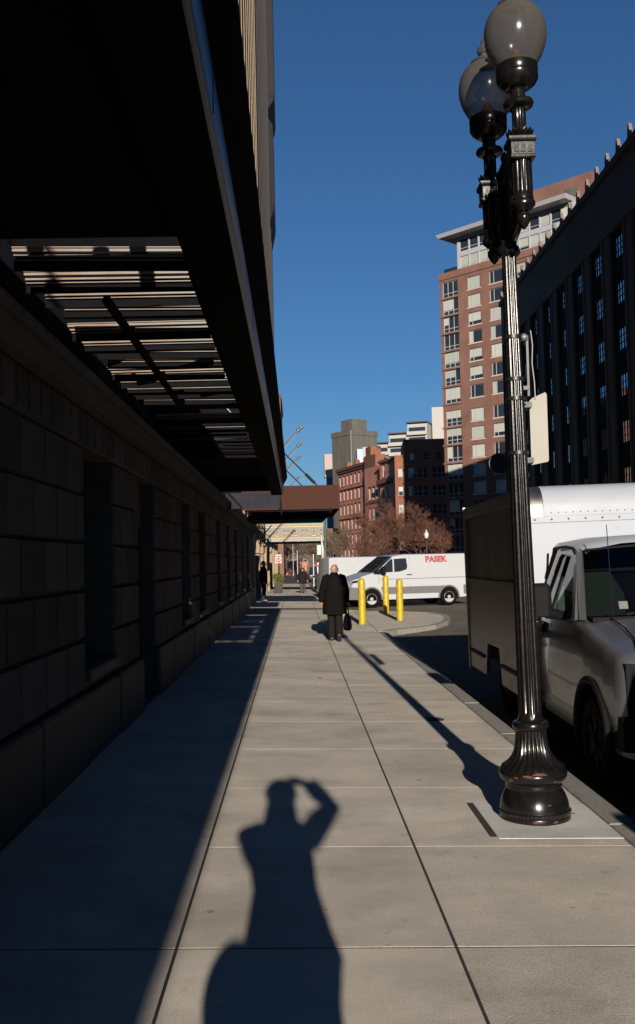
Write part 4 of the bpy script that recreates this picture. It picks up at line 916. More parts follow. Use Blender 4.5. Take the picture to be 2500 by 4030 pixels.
# ================================================================ VANS
M['van_white'] = pbr('van white', (.36, .375, .40), .3, var=.02, scale=2, coat=.4)
M['van_grey'] = pbr('grey cladding', (.10, .10, .105), .6, var=.1, scale=6)
M['red_print'] = pbr('red lettering', (.30, .045, .05), .5, var=.05)
M['grey_print'] = pbr('faded grey lettering', (.30, .30, .31), .5, var=.05)
def van(label, loc, rotz, letters, mat_l, group=None):
    v = thing('delivery_van', label, 'van', loc, (0, 0, rotz), 'white vans at the crossing')
    pr_ = [(.0,.36),(-.02,.55),(.02,.78),(.09,.95),(.16,1.05),(.62,1.24),(1.06,1.36),(1.5,1.70),(1.93,2.0),(2.15,2.07),(2.5,2.10),(5.40,2.10),(5.52,2.04),(5.55,1.6),(5.57,.40),(4.90,.33),(.7,.30)]
    def yin(z): return 0 if z < 1.15 else .13*((z-1.15)/.95)**1.4
    rings = []
    for s_ in range(5):
        t = s_/4
        rings.append([(x + (.0 if .3 < x < 5.4 else (.14 if x < .3 else -.04)*(1 if s_ in (0, 4) else 0)), lerp(yin(z), 2.0-yin(z), t), z - (.03 if s_ in (0, 4) and z > 2.05 else 0)) for x, z in pr_])
    body = obj('body', MB().loft(rings, True, True), M['van_white'], v, smooth=32)
    yo = lambda z: yin(z)-.006
    def panel(name, pts, mat, off=.0, par=None):
        m_ = MB(); m_.loft([[(x, yo(z)-off, z) for x, z in pts], [(x, yo(z)-off+.02, z) for x, z in pts]], True, True); return obj(name, m_, mat, par or v, smooth=0)
    win = [(1.28,1.37),(1.46,1.56),(1.86,1.90),(2.52,1.93),(2.55,1.60),(2.50,1.48),(2.2,1.40)]
    sw = panel('side_window', win, M['glass_win'])
    panel('window_divider', [(1.92,1.38),(1.98,1.38),(2.0,1.92),(1.94,1.92)], M['van_white'], .006, sw)
    panel('quarter_trim', [(1.08,1.32),(1.46,1.30),(1.60,1.62),(1.50,1.62)], M['trim_black'], .004)
    obj('mirror', MB().cbox(1.42, 1.56, -.20, -.02, 1.30, 1.62, .03), M['trim_black'], v)
    panel('windscreen_edge', [(1.06,1.38),(1.50,1.725),(1.93,2.02),(1.90,1.96),(1.52,1.66),(1.14,1.36)], M['glass_dark'], .002)
    ws2 = MB(); ws2.quad((1.10,.12,1.40),(1.92,.20,2.005),(1.92,1.80,2.005),(1.10,1.88,1.40)); ws2.xf(Matrix.Translation((-.012, 0, .014))); obj('windscreen', ws2, M['glass_win'], v, smooth=0)
    cl = panel('cladding', [(1.50,.52),(4.18,.52),(4.18,.80),(1.40,.80)], M['van_grey'])
    panel('cladding', [(4.95,.45),(5.50,.45),(5.50,.82),(4.95,.82)], M['van_grey'])
    panel('bumper', [(-.0,.34),(.62,.34),(.50,.80),(.10,.84)], M['van_grey'], .012)
    obj('front_bumper', MB().box(-.06, .25, .06, 1.94, .34, .74), M['van_grey'], v)
    hl = panel('headlamp', [(.14,.98),(.52,1.01),(.66,1.14),(.60,1.20),(.22,1.10)], M['lamp_lens'], .006)
    panel('indicator', [(.44,.99),(.53,1.01),(.67,1.14),(.60,1.17)], M['amber'], .012, hl)
    panel('headlamp_inner', [(.16,.99),(.40,1.0),(.46,1.10),(.22,1.07)], M['trim_black'], .010, hl)
    panel('door_handle', [(2.50,1.26),(2.72,1.26),(2.72,1.29),(2.50,1.29)], M['trim_black'], .02)
    for x in (1.32, 2.66, 4.05): panel('door_seam', [(x,.52 if x > 1.5 else .95),(x+.012,.52 if x > 1.5 else .95),(x+.012,1.98 if x > 1.5 else 1.32),(x,1.98 if x > 1.5 else 1.32)], M['van_grey'], .001)
    panel('side_crease', [(1.4,1.10),(5.4,1.13),(5.4,1.145),(1.4,1.115)], M['van_grey'], -.004)
    for xw in (1.0, 4.30):
        panel('wheel_well', [(xw+.42*math.cos(a), .36+.42*math.sin(a)) for a in [i*math.pi/14 for i in range(15)]]+[(xw-.42,.28),(xw+.42,.28)], M['black'], .004)
        arch = MB().tube([(xw+.43*math.cos(a), -.012, .36+.43*math.sin(a)) for a in [i*math.pi/16-.1 for i in range(18)]], .035, 8); obj('wheel_arch', arch, M['van_grey'], v)
        wheel(v, (xw, .09, .345), .345, .22, None, 10, 'y', 1); wheel(v, (xw, 1.91, .345), .345, .22, None, 10, 'y', -1)
    for (s_, x, z, sz, bold) in letters: text('lettering', s_, sz, mat_l, v, (x, yo(z)-.012, z), (math.pi/2-.06, 0, 0), bold)
    return v
van('white delivery van with red lettering on its side seen behind the yellow bollards', (1.98, 39.0, rz(39)), rad(15), [('PASEK', 3.80, 1.86, .33, .014)], M['red_print'])
v2 = van('plain white van parked half hidden behind the van with red lettering', (6.9, 48.2, rz(48)+.03), rad(14), [], M['grey_print']); v2.scale = (-1, 1, 1)

# ================================================================ PARKED CARS
M['car_black'] = pbr('black car paint', (.012, .012, .014), .2, var=.05, coat=.8)
M['car_blue'] = pbr('blue car paint', (.03, .06, .11), .22, var=.05, coat=.8)
M['tail_red'] = pbr('red lens', (.5, .015, .01), .25, var=0)
def car(name, label, cat, loc, rotz, L, Wd, H, paint, group=None, belt=.62):
    c = thing(name, label, cat, loc, (0, 0, rotz), group)
    zb = H*belt; g = .22
    low = [(0,g+.12),(.0,zb*.72),(.12,zb*.84),(L*.26,zb),(L*.97,zb),(L,zb*.9),(L,g+.1),(L*.9,g),(L*.1,g)]
    n_ = obj('body', MB().loft([[(x, y_, z) for x, z in low] for y_ in (-Wd/2, Wd/2)], True, True), paint, c); bev(n_, .07, 3)
    P0 = [(L*.24,zb-.02),(L*.40,H-.03),(L*.52,H),(L*.88,H-.02),(L*.965,zb-.02)]
    cab = obj('cabin', MB().loft([[(x, (-1 if s_ == 0 else 1)*(Wd/2-(.04 if z < zb else .20)), z) for x, z in P0] for s_ in (0, 1)], True, True), paint, c); bev(cab, .05, 3)
    for s_ in (-1, 1):
        for a, b in ((.33,.56),(.58,.75),(.77,.90)):
            x0_, x1_ = L*a, L*b
            zt = lambda x: min(H-.10, zb+(x-L*.25)/(L*.15)*(H-zb)) if x < L*.4 else (H-.10 if x < L*.88 else H-.16)
            yy = lambda z: s_*(Wd/2-.04-.16*(z-zb)/(H-zb)+.012)
            obj('side_window', MB().quad(*[(x, yy(z), z) for x, z in ((x0_, zb+.06), (x1_, zb+.06), (x1_-.03, zt(x1_)), (x0_+.06, zt(x0_+.06)))]), M['glass_win'], c, smooth=0)
    obj('windscreen', MB().quad((L*.255,-Wd/2+.12,zb+.05),(L*.255,Wd/2-.12,zb+.05),(L*.385,Wd/2-.24,H-.08),(L*.385,-Wd/2+.24,H-.08)).xf(Matrix.Translation((-.03,0,.03))), M['glass_win'], c, smooth=0)
    obj('rear_window', MB().quad((L*.967,-Wd/2+.14,zb+.07),(L*.967,Wd/2-.14,zb+.07),(L*.895,Wd/2-.24,H-.09),(L*.895,-Wd/2+.24,H-.09)).xf(Matrix.Translation((.03,0,.02))), M['glass_win'], c, smooth=0)
    for s_ in (-1, 1):
        obj('headlight', MB().cbox(-.02, .12, s_*Wd*.36-.16, s_*Wd*.36+.16, zb*.66, zb*.8, .02), M['lamp_lens'], c)
        obj('tail_light', MB().cbox(L-.06, L+.02, s_*Wd*.42-.09, s_*Wd*.42+.09, zb*.72, zb*.98, .02), M['tail_red'], c)
        obj('mirror', MB().cbox(L*.30, L*.335, s_*(Wd/2+.08)-.09, s_*(Wd/2+.08)+.09, zb+.02, zb+.16, .02), paint, c)
        for xw in (L*.19, L*.80): wheel(c, (xw, s_*(Wd/2-.10), .33), .33, .2, None, 8, 'y', -s_)
    obj('number_plate', MB().box(L+.001, L+.012, -.26, .26, zb*.62, zb*.74), M['white_conc'], c, smooth=0)
    return c
car('parked_suv', 'black parked car ahead of the box truck whose shadow covers the truck nose', 'car', (3.24, .75, ROAD), math.pi/2, 4.9, 1.86, 1.66, M['car_black'], None, .60)
car('parked_suv', 'black off-road car far down the street beyond the signs, seen from behind', 'car', (2.45, 118, rz(118)), math.pi/2, 4.7, 1.9, 1.85, M['car_black'], 'cars down the street', .58)
car('parked_car', 'dark blue car stopped beside the kerb between the sign posts', 'car', (2.6, 100, rz(100)), math.pi/2, 4.3, 1.75, 1.45, M['car_blue'], 'cars down the street')
car('parked_car', 'black car at the kerb just behind the white barrier arm', 'car', (2.35, 76, rz(76)), math.pi/2, 4.3, 1.75, 1.42, M['car_black'], 'cars down the street')

# ================================================================ PEOPLE
SKIN = pbr('skin', (.30, .165, .12), .55, var=.06, scale=20)
def cloth(name, c, r=.9): return pbr(name, c, r, var=.18, scale=14, bump=.25, bscale=30, spec=.05)
BLACK_WOOL = cloth('black wool', (.0055, .005, .005)); CHAR = cloth('charcoal trousers', (.012, .011, .011)); SHOE = pbr('dark shoe leather', (.03, .022, .016), .45, var=.2)
def skin_body(name, parent, J, s=1.0, mat=None):
    """one continuous body grown over a jointed skeleton"""
    V = []; E = []; Rr = []
    def v(p, r): V.append(tuple(q*s for q in p)); Rr.append(r*s); return len(V)-1
    def chain(i, pts):
        for p, r in pts: j = v(p, r); E.append((i, j)); i = j
        return i
    pel = v(J['pelvis'], .125); ch = chain(pel, [(J['waist'], .12), (J['chest'], .135)])
    nb = chain(ch, [(J['neck'], .06)])
    hd = Vector(J['head']); up = Vector(J.get('headup', (0, 0, 1))).normalized(); fw = Vector(J.get('headfw', (0, 1, 0))).normalized(); rt = fw.cross(up)
    h0 = chain(nb, [(hd-up*.07, .066), (hd, .088)]); chain(h0, [(hd+up*.06, .085), (hd+up*.105, .055)])
    chain(h0, [(hd+fw*.088-up*.005, .016), (hd+fw*.105-up*.02, .011)])
    for q in (-1, 1): chain(h0, [(hd+rt*q*.085, .018), (hd+rt*q*.097+up*.01, .016)])
    for q, sd in ((-1, 'l'), (1, 'r')):
        e, w_, h_ = Vector(J['elbow_'+sd]), Vector(J['wrist_'+sd]), Vector(J['hand_'+sd])
        w2 = chain(ch, [(J['shoulder_'+sd], .06), (e, .042), (w_, .028), (h_, .033)])
        d = (h_-w_).normalized(); sde = d.cross(Vector((0, 1, .3))).normalized()
        for k in range(4):
            o_ = sde*(k-1.5)*.019; L = (.034, .04, .038, .03)[k]
            chain(w2, [(h_+o_+d*.035, .009), (h_+o_*1.05+d*(.035+L)+Vector((0, .008, 0)), .0085), (h_+o_+d*(.035+L*1.5)+Vector((0, .022, 0)), .0075)])
        chain(w2, [(h_-sde*.035+d*.005, .011), (h_-sde*.048+d*.035, .009)])
        chain(pel, [(J['hip_'+sd], .088), (J['knee_'+sd], .06), (J['ankle_'+sd], .042), (J['toe_'+sd], .034)])
    me = bpy.data.meshes.new(name); me.from_pydata(V, E, []); o = bpy.data.objects.new(name, me); COL.objects.link(o); o.parent = parent
    me.materials.append(mat or SKIN)
    m = o.modifiers.new('skin', 'SKIN'); m.use_smooth_shade = True; m.branch_smoothing = .4
    sv = me.skin_vertices[0].data
    for i, r in enumerate(Rr): sv[i].radius = (r, r)
    sv[0].use_root = True
    ss = o.modifiers.new('sub', 'SUBSURF'); ss.levels = 1; ss.render_levels = 2
    return o
def ell(z, rx, ry, cx=0, cy=0, n=20, fold=0, ph=0): return [(cx+rx*math.cos(2*math.pi*i/n)*(1+fold*math.sin(5*2*math.pi*i/n+ph)), cy+ry*math.sin(2*math.pi*i/n)*(1+fold*math.sin(5*2*math.pi*i/n+ph)), z) for i in range(n)]
STAND = dict(pelvis=(0,0,.95), waist=(0,.0,1.08), chest=(0,.01,1.29), neck=(0,-.005,1.47), head=(0,.025,1.60),
    shoulder_l=(-.18,-.01,1.42), shoulder_r=(.18,-.01,1.42), elbow_l=(-.25,-.03,1.14), elbow_r=(.25,-.03,1.14), wrist_l=(-.27,.04,.89), wrist_r=(.27,.04,.89), hand_l=(-.27,.06,.82), hand_r=(.27,.06,.82),
    hip_l=(-.09,0,.90), hip_r=(.09,0,.90), knee_l=(-.10,.02,.50), knee_r=(.10,.02,.50), ankle_l=(-.10,-.03,.09), ankle_r=(.10,-.03,.09), toe_l=(-.115,.13,.04), toe_r=(.115,.13,.04))
def coat(parent, J, rings, s, mat, name='coat', sleeve=(.085,.068,.055), n=20):
    c = MB(); c.loft([[tuple(q*s for q in p) for p in ell(*r)] for r in rings], True, True)
    o = obj(name, c, mat, parent, smooth=60)
    for sd in 'lr':
        q = -1 if sd == 'l' else 1
        S, E, Wv = Vector(J['shoulder_'+sd]), Vector(J['elbow_'+sd]), Vector(J['wrist_'+sd])
        pts = [S+Vector((-q*.07,0,.015)), S+Vector((q*.005,0,-.005)), S.lerp(E,.5), E, E.lerp(Wv,.5), Wv.lerp(E, -.05)]
        obj('sleeve', MB().tube([p*s for p in pts], [r*s for r in (sleeve[0]*.9, sleeve[0], sleeve[0]*.92, sleeve[1], sleeve[1]*.93, sleeve[2])], 12), mat, o, smooth=60)
    return o
def trousers(parent, J, s, mat, r=(.098,.075,.072), name='trousers'):
    o = obj(name, MB().loft([[tuple(q*s for q in p) for p in ell(z, rx, ry)] for z, rx, ry in ((.80,.16,.115),(.90,.175,.125),(1.0,.165,.12))], True, True), mat, parent, smooth=60)
    for sd in 'lr':
        H_, K, A_ = Vector(J['hip_'+sd]), Vector(J['knee_'+sd]), Vector(J['ankle_'+sd])
        obj('trouser_leg', MB().tube([p*s for p in (H_, H_.lerp(K,.5), K, K.lerp(A_,.5), A_+Vector((0,0,.0)))], [q*s for q in (r[0], r[0]*.92, r[1], r[1]*.96, r[2])], 12), mat, o, smooth=60)
    return o
def shoes(parent, J, s, mat):
    for sd in 'lr':
        A_, T = Vector(J['ankle_'+sd]), Vector(J['toe_'+sd]); d = (T-A_); d = d.normalized(); sd_ = d.cross(Vector((0,0,1))).normalized(); up = sd_.cross(d)
        base_ = A_-up*.055
        m_ = MB(); rings = []
        for t, w_, h_ in ((-.075,.026,.03),(-.055,.036,.075),(.0,.038,.085),(.06,.042,.065),(.12,.047,.045),(.17,.040,.035),(.20,.02,.02)):
            c_ = base_+d*t
            rings.append([(c_+sd_*w_*math.cos(a)+up*(max(math.sin(a), -.35)*h_)) * s for a in [2*math.pi*i/12 for i in range(12)]])
        m_.loft(rings, True, True); obj('shoe', m_, mat, parent, smooth=60)
# ---- man in the black coat walking away
mn = thing('person', 'bald man in long black coat walking away carrying a black bag', 'person', (.79, 20.95, gz(.79, 20.95)+.006), (0, 0, rad(-3)), None)
s = 1.63/1.75
J = dict(STAND); J.update(head=(.01,.05,1.615), neck=(0,.02,1.48), elbow_l=(-.27,-.03,1.13), wrist_l=(-.30,.02,.90), hand_l=(-.30,.04,.83), elbow_r=(.265,-.05,1.12), wrist_r=(.265,.0,.88), hand_r=(.265,.01,.80),
    hip_l=(-.085,0,.90), hip_r=(.085,0,.90), knee_l=(-.085,.10,.50), ankle_l=(-.08,.10,.085), toe_l=(-.10,.26,.03), knee_r=(.09,.02,.50), ankle_r=(.095,-.26,.16), toe_r=(.10,-.13,.045))
skin_body('body', mn, J, s)
ct = coat(mn, J, [(.60,.275,.19,0,-.01,24,.03),(.70,.275,.195,0,-.01,24,.02),(.95,.255,.185,0,-.005,24,.015),(1.12,.25,.175,0,0,24,.01),(1.30,.25,.165,0,0,24),(1.40,.225,.15,0,0,24),(1.46,.16,.11,0,.01,24),(1.50,.095,.085,0,.02,24),(1.54,.078,.076,0,.025,24)], s, BLACK_WOOL, sleeve=(.09,.078,.068))
obj('coat_vent', MB().tube([(0,-.205*s,.58*s),(0,-.205*s,.85*s)], .006, 6), BLACK_WOOL, ct)
trousers(mn, J, s, CHAR, (.105,.088,.09)); shoes(mn, J, s, SHOE)
fringe = MB()
for i in range(13):
    a = math.pi+i*math.pi/12; fringe.ball((.01*s+.083*s*math.cos(a), .05*s+.083*s*math.sin(a)*1.02, (1.575+.01*math.sin(i*2.1))*s), .013, 8, sz=1.6)
obj('hair', fringe, pbr('grey stubble', (.30,.19,.15), .9), mn)
bag = thing('shoulder_bag', 'soft black bag with looped straps held in the walking man\'s hand', 'bag', (1.05, 20.93, .20))
bb = MB(); bb.loft([ell(z, rx, ry, 0, 0, 20, .05) for z, rx, ry in ((0,.05,.10),(.02,.085,.16),(.10,.095,.175),(.22,.08,.165),(.31,.055,.15),(.35,.02,.12))], True, True); obj('pouch', bb, M['trim_black'], bag, smooth=60)
for q in (-.03, .03): obj('strap', MB().tube([(q, -.10, .33), (q*.6, -.06, .47), (0, 0, .55), (q*.6, .06, .47), (q, .10, .33)], .008, 6), M['trim_black'], bag)
# ---- woman in a dark coat coming towards us
wm = thing('person', 'woman in dark quilted coat and tall boots walking towards the camera', 'person', (.36, 58.3, gz(.36, 58.3)+.01), (0, 0, math.pi))
s = 1.47/1.75
J = dict(STAND); J.update(knee_r=(.10,.08,.50), ankle_r=(.10,.10,.10), toe_r=(.11,.25,.05), knee_l=(-.10,.0,.5), ankle_l=(-.10,-.16,.11), toe_l=(-.11,-.02,.04), elbow_l=(-.31,-.02,1.13), elbow_r=(.31,-.02,1.13), wrist_l=(-.33,.05,.92), wrist_r=(.33,.05,.92), hand_l=(-.33,.07,.85), hand_r=(.33,.07,.85))
skin_body('body', wm, J, s)
PUR = cloth('plum black coat', (.016,.012,.016)); OLV = cloth('olive trousers', (.06,.06,.035)); BOOT = pbr('brown boots', (.035,.018,.014), .4, var=.2)
coat(wm, J, [(.68,.27,.21),(.80,.28,.22),(1.0,.275,.21),(1.2,.27,.2),(1.36,.25,.18),(1.44,.17,.13),(1.52,.10,.10)], s, PUR, sleeve=(.11,.10,.085))
trousers(wm, J, s, OLV, (.11,.09,.07)); shoes(wm, J, s, BOOT)
for sd in 'lr': obj('boot', MB().tube([Vector(J['ankle_'+sd])*s, Vector(J['knee_'+sd])*s], [.058*s,.082*s], 12), BOOT, wm)
obj('hair', MB().ball((0, -.01*s, 1.64*s), .115*s, 14, sz=1.15), pbr('dark hair', (.025,.016,.012), .7), wm)
# ---- man standing in the shade against the wall
dm = thing('person', 'man in navy jacket and jeans standing in shade against the hotel wall', 'person', (-1.40, 42.6, gz(-1.4, 42.6)+.006), (0, 0, rad(-100)))
s = 1.0; J = dict(STAND); skin_body('body', dm, J, s)
coat(dm, J, [(.82,.20,.15),(1.0,.205,.155),(1.2,.215,.155),(1.36,.215,.145),(1.45,.14,.11),(1.52,.075,.075)], s, cloth('navy jacket', (.010,.012,.022)))
trousers(dm, J, s, cloth('blue jeans', (.018,.028,.06))); shoes(dm, J, s, SHOE)
obj('hair', MB().ball((0, 0, 1.655), .10, 14), pbr('grey hair', (.12,.12,.13), .8), dm)
# ---- walkers far down the pavement
def walker(label, x, y, rotz, top, legs, hair, long=False, h_=1.7, bagc=None):
    p = thing('person', label, 'person', (x, y, gz(x, y)+.01), (0, 0, rotz), 'walkers far down the pavement'); s = h_/1.75; J = dict(STAND); J.update(knee_l=(-.09,.10,.5), ankle_l=(-.09,.16,.1), toe_l=(-.1,.31,.06), ankle_r=(.09,-.2,.12), toe_r=(.1,-.06,.04))
    skin_body('body', p, J, s)
    c_ = cloth('walker coat', top)
    coat(p, J, [(.50 if long else .82,.25,.19),(1.0,.24,.18),(1.25,.24,.17),(1.38,.225,.15),(1.46,.13,.11),(1.52,.08,.08)], s, c_)
    trousers(p, J, s, cloth('walker trousers', legs)); shoes(p, J, s, SHOE)
    obj('hair', MB().ball((0, 0, 1.64*s), .115*s, 12), pbr('walker hair', hair, .8), p)
    if bagc: obj('bag', MB().cbox(-.18, .18, -.30, -.16, .95, 1.25, .03), cloth('bag cloth', bagc), p)
walker('far walker in a long black coat beyond the planter', -2.0, 178, 0, (.012,.011,.012), (.02,.02,.02), (.02,.015,.012), True, 1.72)
walker('far walker with a red bag and grey trousers beside the long coat', -1.05, 186, 0, (.014,.014,.018), (.05,.06,.06), (.02,.015,.012), False, 1.66, (.30,.05,.04))
walker('far walker in a maroon jacket near the black cars', .55, 170, .2, (.05,.022,.02), (.08,.08,.09), (.03,.02,.015), False, 1.76)
walker('far walker with grey hair facing the black cars', 1.0, 176, math.pi, (.02,.02,.025), (.03,.03,.035), (.25,.24,.23), False, 1.8)

# ---- the photographer behind the camera (only the shadow is in the picture)
pg = thing('person', 'photographer with raised arm whose long shadow lies on the pavement', 'person', (.03, -.20, 0))
J = dict(STAND); J.update(head=(.03,.0,1.745), neck=(.02,-.03,1.60), chest=(0,-.02,1.38), waist=(.02,-.02,1.18), pelvis=(.02,-.02,1.0), hip_l=(-.08,-.02,.95), hip_r=(.12,-.02,.95),
    shoulder_l=(-.16,-.02,1.52), shoulder_r=(.19,-.02,1.52), elbow_r=(.365,.0,1.68), wrist_r=(.25,.06,1.835), hand_r=(.17,.09,1.845), elbow_l=(-.09,.14,1.33), wrist_l=(.0,.12,1.55), hand_l=(.02,.12,1.60))
skin_body('body', pg, J, 1.0)
gcoat = cloth('photographer coat', (.03,.03,.035))
coat(pg, J, [(.75,.165,.16,.03),(.90,.165,.16,.035),(1.02,.20,.165,.04),(1.06,.215,.165,.045),(1.14,.195,.16,.035),(1.28,.165,.14,.03),(1.40,.185,.14,.015),(1.50,.18,.125,.02),(1.56,.135,.11,.02),(1.62,.108,.10,.025),(1.70,.104,.10,.03)], 1.0, gcoat, sleeve=(.085,.072,.06))
trousers(pg, J, 1.0, CHAR); shoes(pg, J, 1.0, SHOE)
obj('cap', MB().ball((.035, .0, 1.785), .118, 16, sz=.95), gcoat, pg)
cm_ = thing('film_camera', 'small black film camera held upright at the photographer\'s face', 'camera', (.03, -.115, 1.62))
obj('camera_body', MB().cbox(-.04, .035, -.03, .03, -.02, .12, .008), M['trim_black'], cm_)
sb = thing('hip_bag', 'round shoulder bag on the photographer\'s hip', 'bag', (-.135, -.20, .90))
obj('pouch', MB().ball((-.03, 0, .09), .14, 18, sx=.8, sz=.95), M['trim_black'], sb); obj('strap', MB().tube([(.0, -.02, .20), (.10, -.17, .35), (.22, -.16, .58)], .015, 6), M['trim_black'], sb)
# ================================================================ ENTRANCE AWNINGS, FLAGPOLES
aw = thing('entrance_awning', 'brown cloth entrance awning reaching across the pavement from the hotel', 'awning', (-1.6, 30, 3.2))
def P5(name, mb, mat, par, o, **k):
    q = obj(name, mb, mat, par, **k); q.location = (q.location[0]-o[0], q.location[1]-o[1], q.location[2]-o[2]); return q
o5 = (-1.6, 30, 3.2)
P5('front_valance', MB().box(-1.6, 1.35, 30, 30.03, 3.24, 3.96), M['brown_cloth'], aw, o5, smooth=0)
P5('side_valance', MB().box(1.322, 1.352, 30.032, 35.9, 3.24, 3.96), M['brown_cloth'], aw, o5, smooth=0)
P5('rear_valance', MB().box(-1.6, 1.35, 35.902, 35.93, 3.24, 3.96), M['brown_cloth'], aw, o5, smooth=0)
P5('top', MB().box(-1.6, 1.32, 30.032, 35.9, 3.93, 3.95), M['brown_cloth'], aw, o5, smooth=0)
for i in range(5): P5('frame_bar', MB().tube([(-1.6, 30.3+i*1.35, 3.30), (1.2, 30.3+i*1.35, 3.30)], .03, 8), M['steel'], aw, o5)
P5('ceiling', MB().box(-1.6, 1.31, 30.04, 35.88, 3.42, 3.44), M['cream_wood'], aw, o5, smooth=0)
P5('lower_tray', MB().prism([(-1.55,3.05),(.95,3.05),(1.15,3.22),(-1.55,3.22)], 'y', 32.6, 35.8), M['canopy_in'], aw, o5, smooth=0)
for y in (30.1, 35.7):
    rd = P5('suspension_rod', MB().tube([(.70, y, 3.95), (-1.75, y, 6.45)], .02, 8), M['iron_plain'], aw, o5)
    tb = P5('turnbuckle', MB().tube([(.62, y, 4.03), (.34, y, 4.315)], .045, 8), M['iron_plain'], aw, o5)
M['pole_dark'] = pbr('weathered pole', (.09,.08,.07), .6, var=.1)
na = thing('side_awning', 'small navy awning tucked under the end of the steel canopy', 'awning', (-1.7, 24.6, 3.0))
P5('front_valance', MB().box(-1.7, -.37, 24.6, 24.63, 3.0, 3.39), M['navy_cloth'], na, (-1.7, 24.6, 3.0), smooth=0)
P5('side_valance', MB().box(-.40, -.37, 24.632, 28.5, 3.0, 3.39), M['navy_cloth'], na, (-1.7, 24.6, 3.0), smooth=0)
P5('top', MB().box(-1.7, -.40, 24.632, 28.5, 3.37, 3.385), M['navy_cloth'], na, (-1.7, 24.6, 3.0), smooth=0)
for i, (y, lab) in enumerate(((38, 'bare flagpole with gold ball, highest of the row on the hotel front'), (43, 'bare flagpole with gold ball, second from the top of the row'), (48.2, 'bare flagpole with gold ball, third from the top of the row'), (60, 'bare flagpole with gold ball just above the brown awning'))):
    fp = thing('flagpole', lab, 'flagpole', (-1.75, y, 4.75), (0, 0, 0), 'slanted flagpoles on the hotel front')
    obj('pole', MB().tube([(0, 0, 0), (1.95, 0, 1.96)], [.042, .028], 10), M['pole_dark'], fp)
    obj('truck_cap', MB().tube([(1.90, 0, 1.91), (1.98, 0, 1.99)], .06, 10), M['iron_plain'], fp)
    obj('ball_finial', MB().ball((2.05, 0, 2.06), .075, 14), M['gold'], fp)
    obj('bracket', MB().cbox(-.05, .12, -.12, .12, -.15, .2, .02), M['iron_plain'], fp)
    obj('halyard', MB().tube([(1.85, 0, 1.80), (1.1, 0, .95), (.1, 0, .12)], .006, 5), M['white_conc'], fp)
# cream and gold awning further on
ca = thing('ornate_awning', 'cream awning with grey panels and gilded garland ornaments beyond the brown one', 'awning', (-1.7, 57, 2.85)); oc = (-1.7, 57, 2.85)
P5('front_panel', MB().box(-1.7, 1.60, 57.0, 57.06, 2.98, 3.72), M['grey_panel'], ca, oc, smooth=0)
P5('top_rail', MB().box(-1.72, 1.64, 56.94, 57.08, 3.722, 3.86), M['cream_wood'], ca, oc, smooth=0)
P5('gold_line', MB().box(-1.70, 1.61, 56.975, 56.998, 3.66, 3.70), M['gold'], ca, oc, smooth=0)
P5('gold_line', MB().box(-1.70, 1.61, 56.975, 56.998, 3.02, 3.05), M['gold'], ca, oc, smooth=0)
P5('bottom_rail', MB().box(-1.72, 1.64, 56.94, 57.08, 2.84, 2.978), M['cream_wood'], ca, oc, smooth=0)
P5('side_panel', MB().box(1.56, 1.60, 57.082, 62, 2.86, 3.84), M['cream_wood'], ca, oc, smooth=0)
P5('top', MB().box(-1.7, 1.56, 57.082, 62, 3.78, 3.82), M['cream_wood'], ca, oc, smooth=0)
P5('underside', MB().box(-1.7, 1.555, 57.082, 62, 2.80, 2.83), M['black'], ca, oc, smooth=0)
for k, x in enumerate((-1.05, .0, 1.05)):
    e = MB(); y = 56.96
    e.torus((x, y, 3.42), .085, .03, 18, 6, 'y').ball((x, y, 3.42), .05, 10).ball((x, y, 3.54), .035, 8)
    e.tube([(x+.40*math.cos(a), y, 3.40+.24*math.sin(a)) for a in [math.pi+i*math.pi/12 for i in range(13)]], .022, 6)
    e.tube([(x-.10, y, 3.14), (x+.10, y, 3.14)], .03, 6)
    P5('gilded_garland', e, M['gold'], ca, oc)
    for q in (-1, 1):
        d = MB(); d.ball((x+q*.42, y, 3.46), .05, 8).tube([(x+q*.42, y, 3.46), (x+q*.46, y, 3.30), (x+q*.42, y, 3.20)], .022, 6); P5('gilded_drop', d, M['gold'], ca, oc)
# a skyline of small coloured signs over it is the shop row's own fascia; ring bracket with brass bells on the hotel wall
rb = thing('bell_lamps', 'two brass bell lamps hanging in a ring bracket from the hotel wall', 'wall lamp', (-1.75, 38.6, 2.0)); ob = (-1.75, 38.6, 2.0)
P5('ring', MB().torus((-1.20, 38.6, 2.52), .24, .014, 32, 6, 'y'), M['steel'], rb, ob)
P5('arm', MB().tube([(-1.80, 38.6, 2.95), (-1.5, 38.6, 3.02), (-1.2, 38.6, 2.98), (-1.2, 38.6, 2.76)], .03, 8), M['brass'], rb, ob)
P5('stay', MB().tube([(-1.2, 38.6, 2.78), (-.92, 38.6, 3.10)], .022, 6), M['iron_plain'], rb, ob)
for x, z in ((-1.23, 2.60), (-1.06, 2.42)): P5('bell', MB().lathe([(.02,.16),(.035,.15),(.05,.11),(.06,.05),(.085,.0),(.09,-.03),(.07,-.035)], 20, (x, 38.6, z)), M['brass'], rb, ob)
P5('scroll', MB().tube([(-1.75, 38.6, 1.95), (-1.5, 38.6, 2.03), (-1.3, 38.6, 1.98), (-1.2, 38.6, 2.06), (-1.2, 38.6, 2.28)], .018, 6), M['steel'], rb, ob)
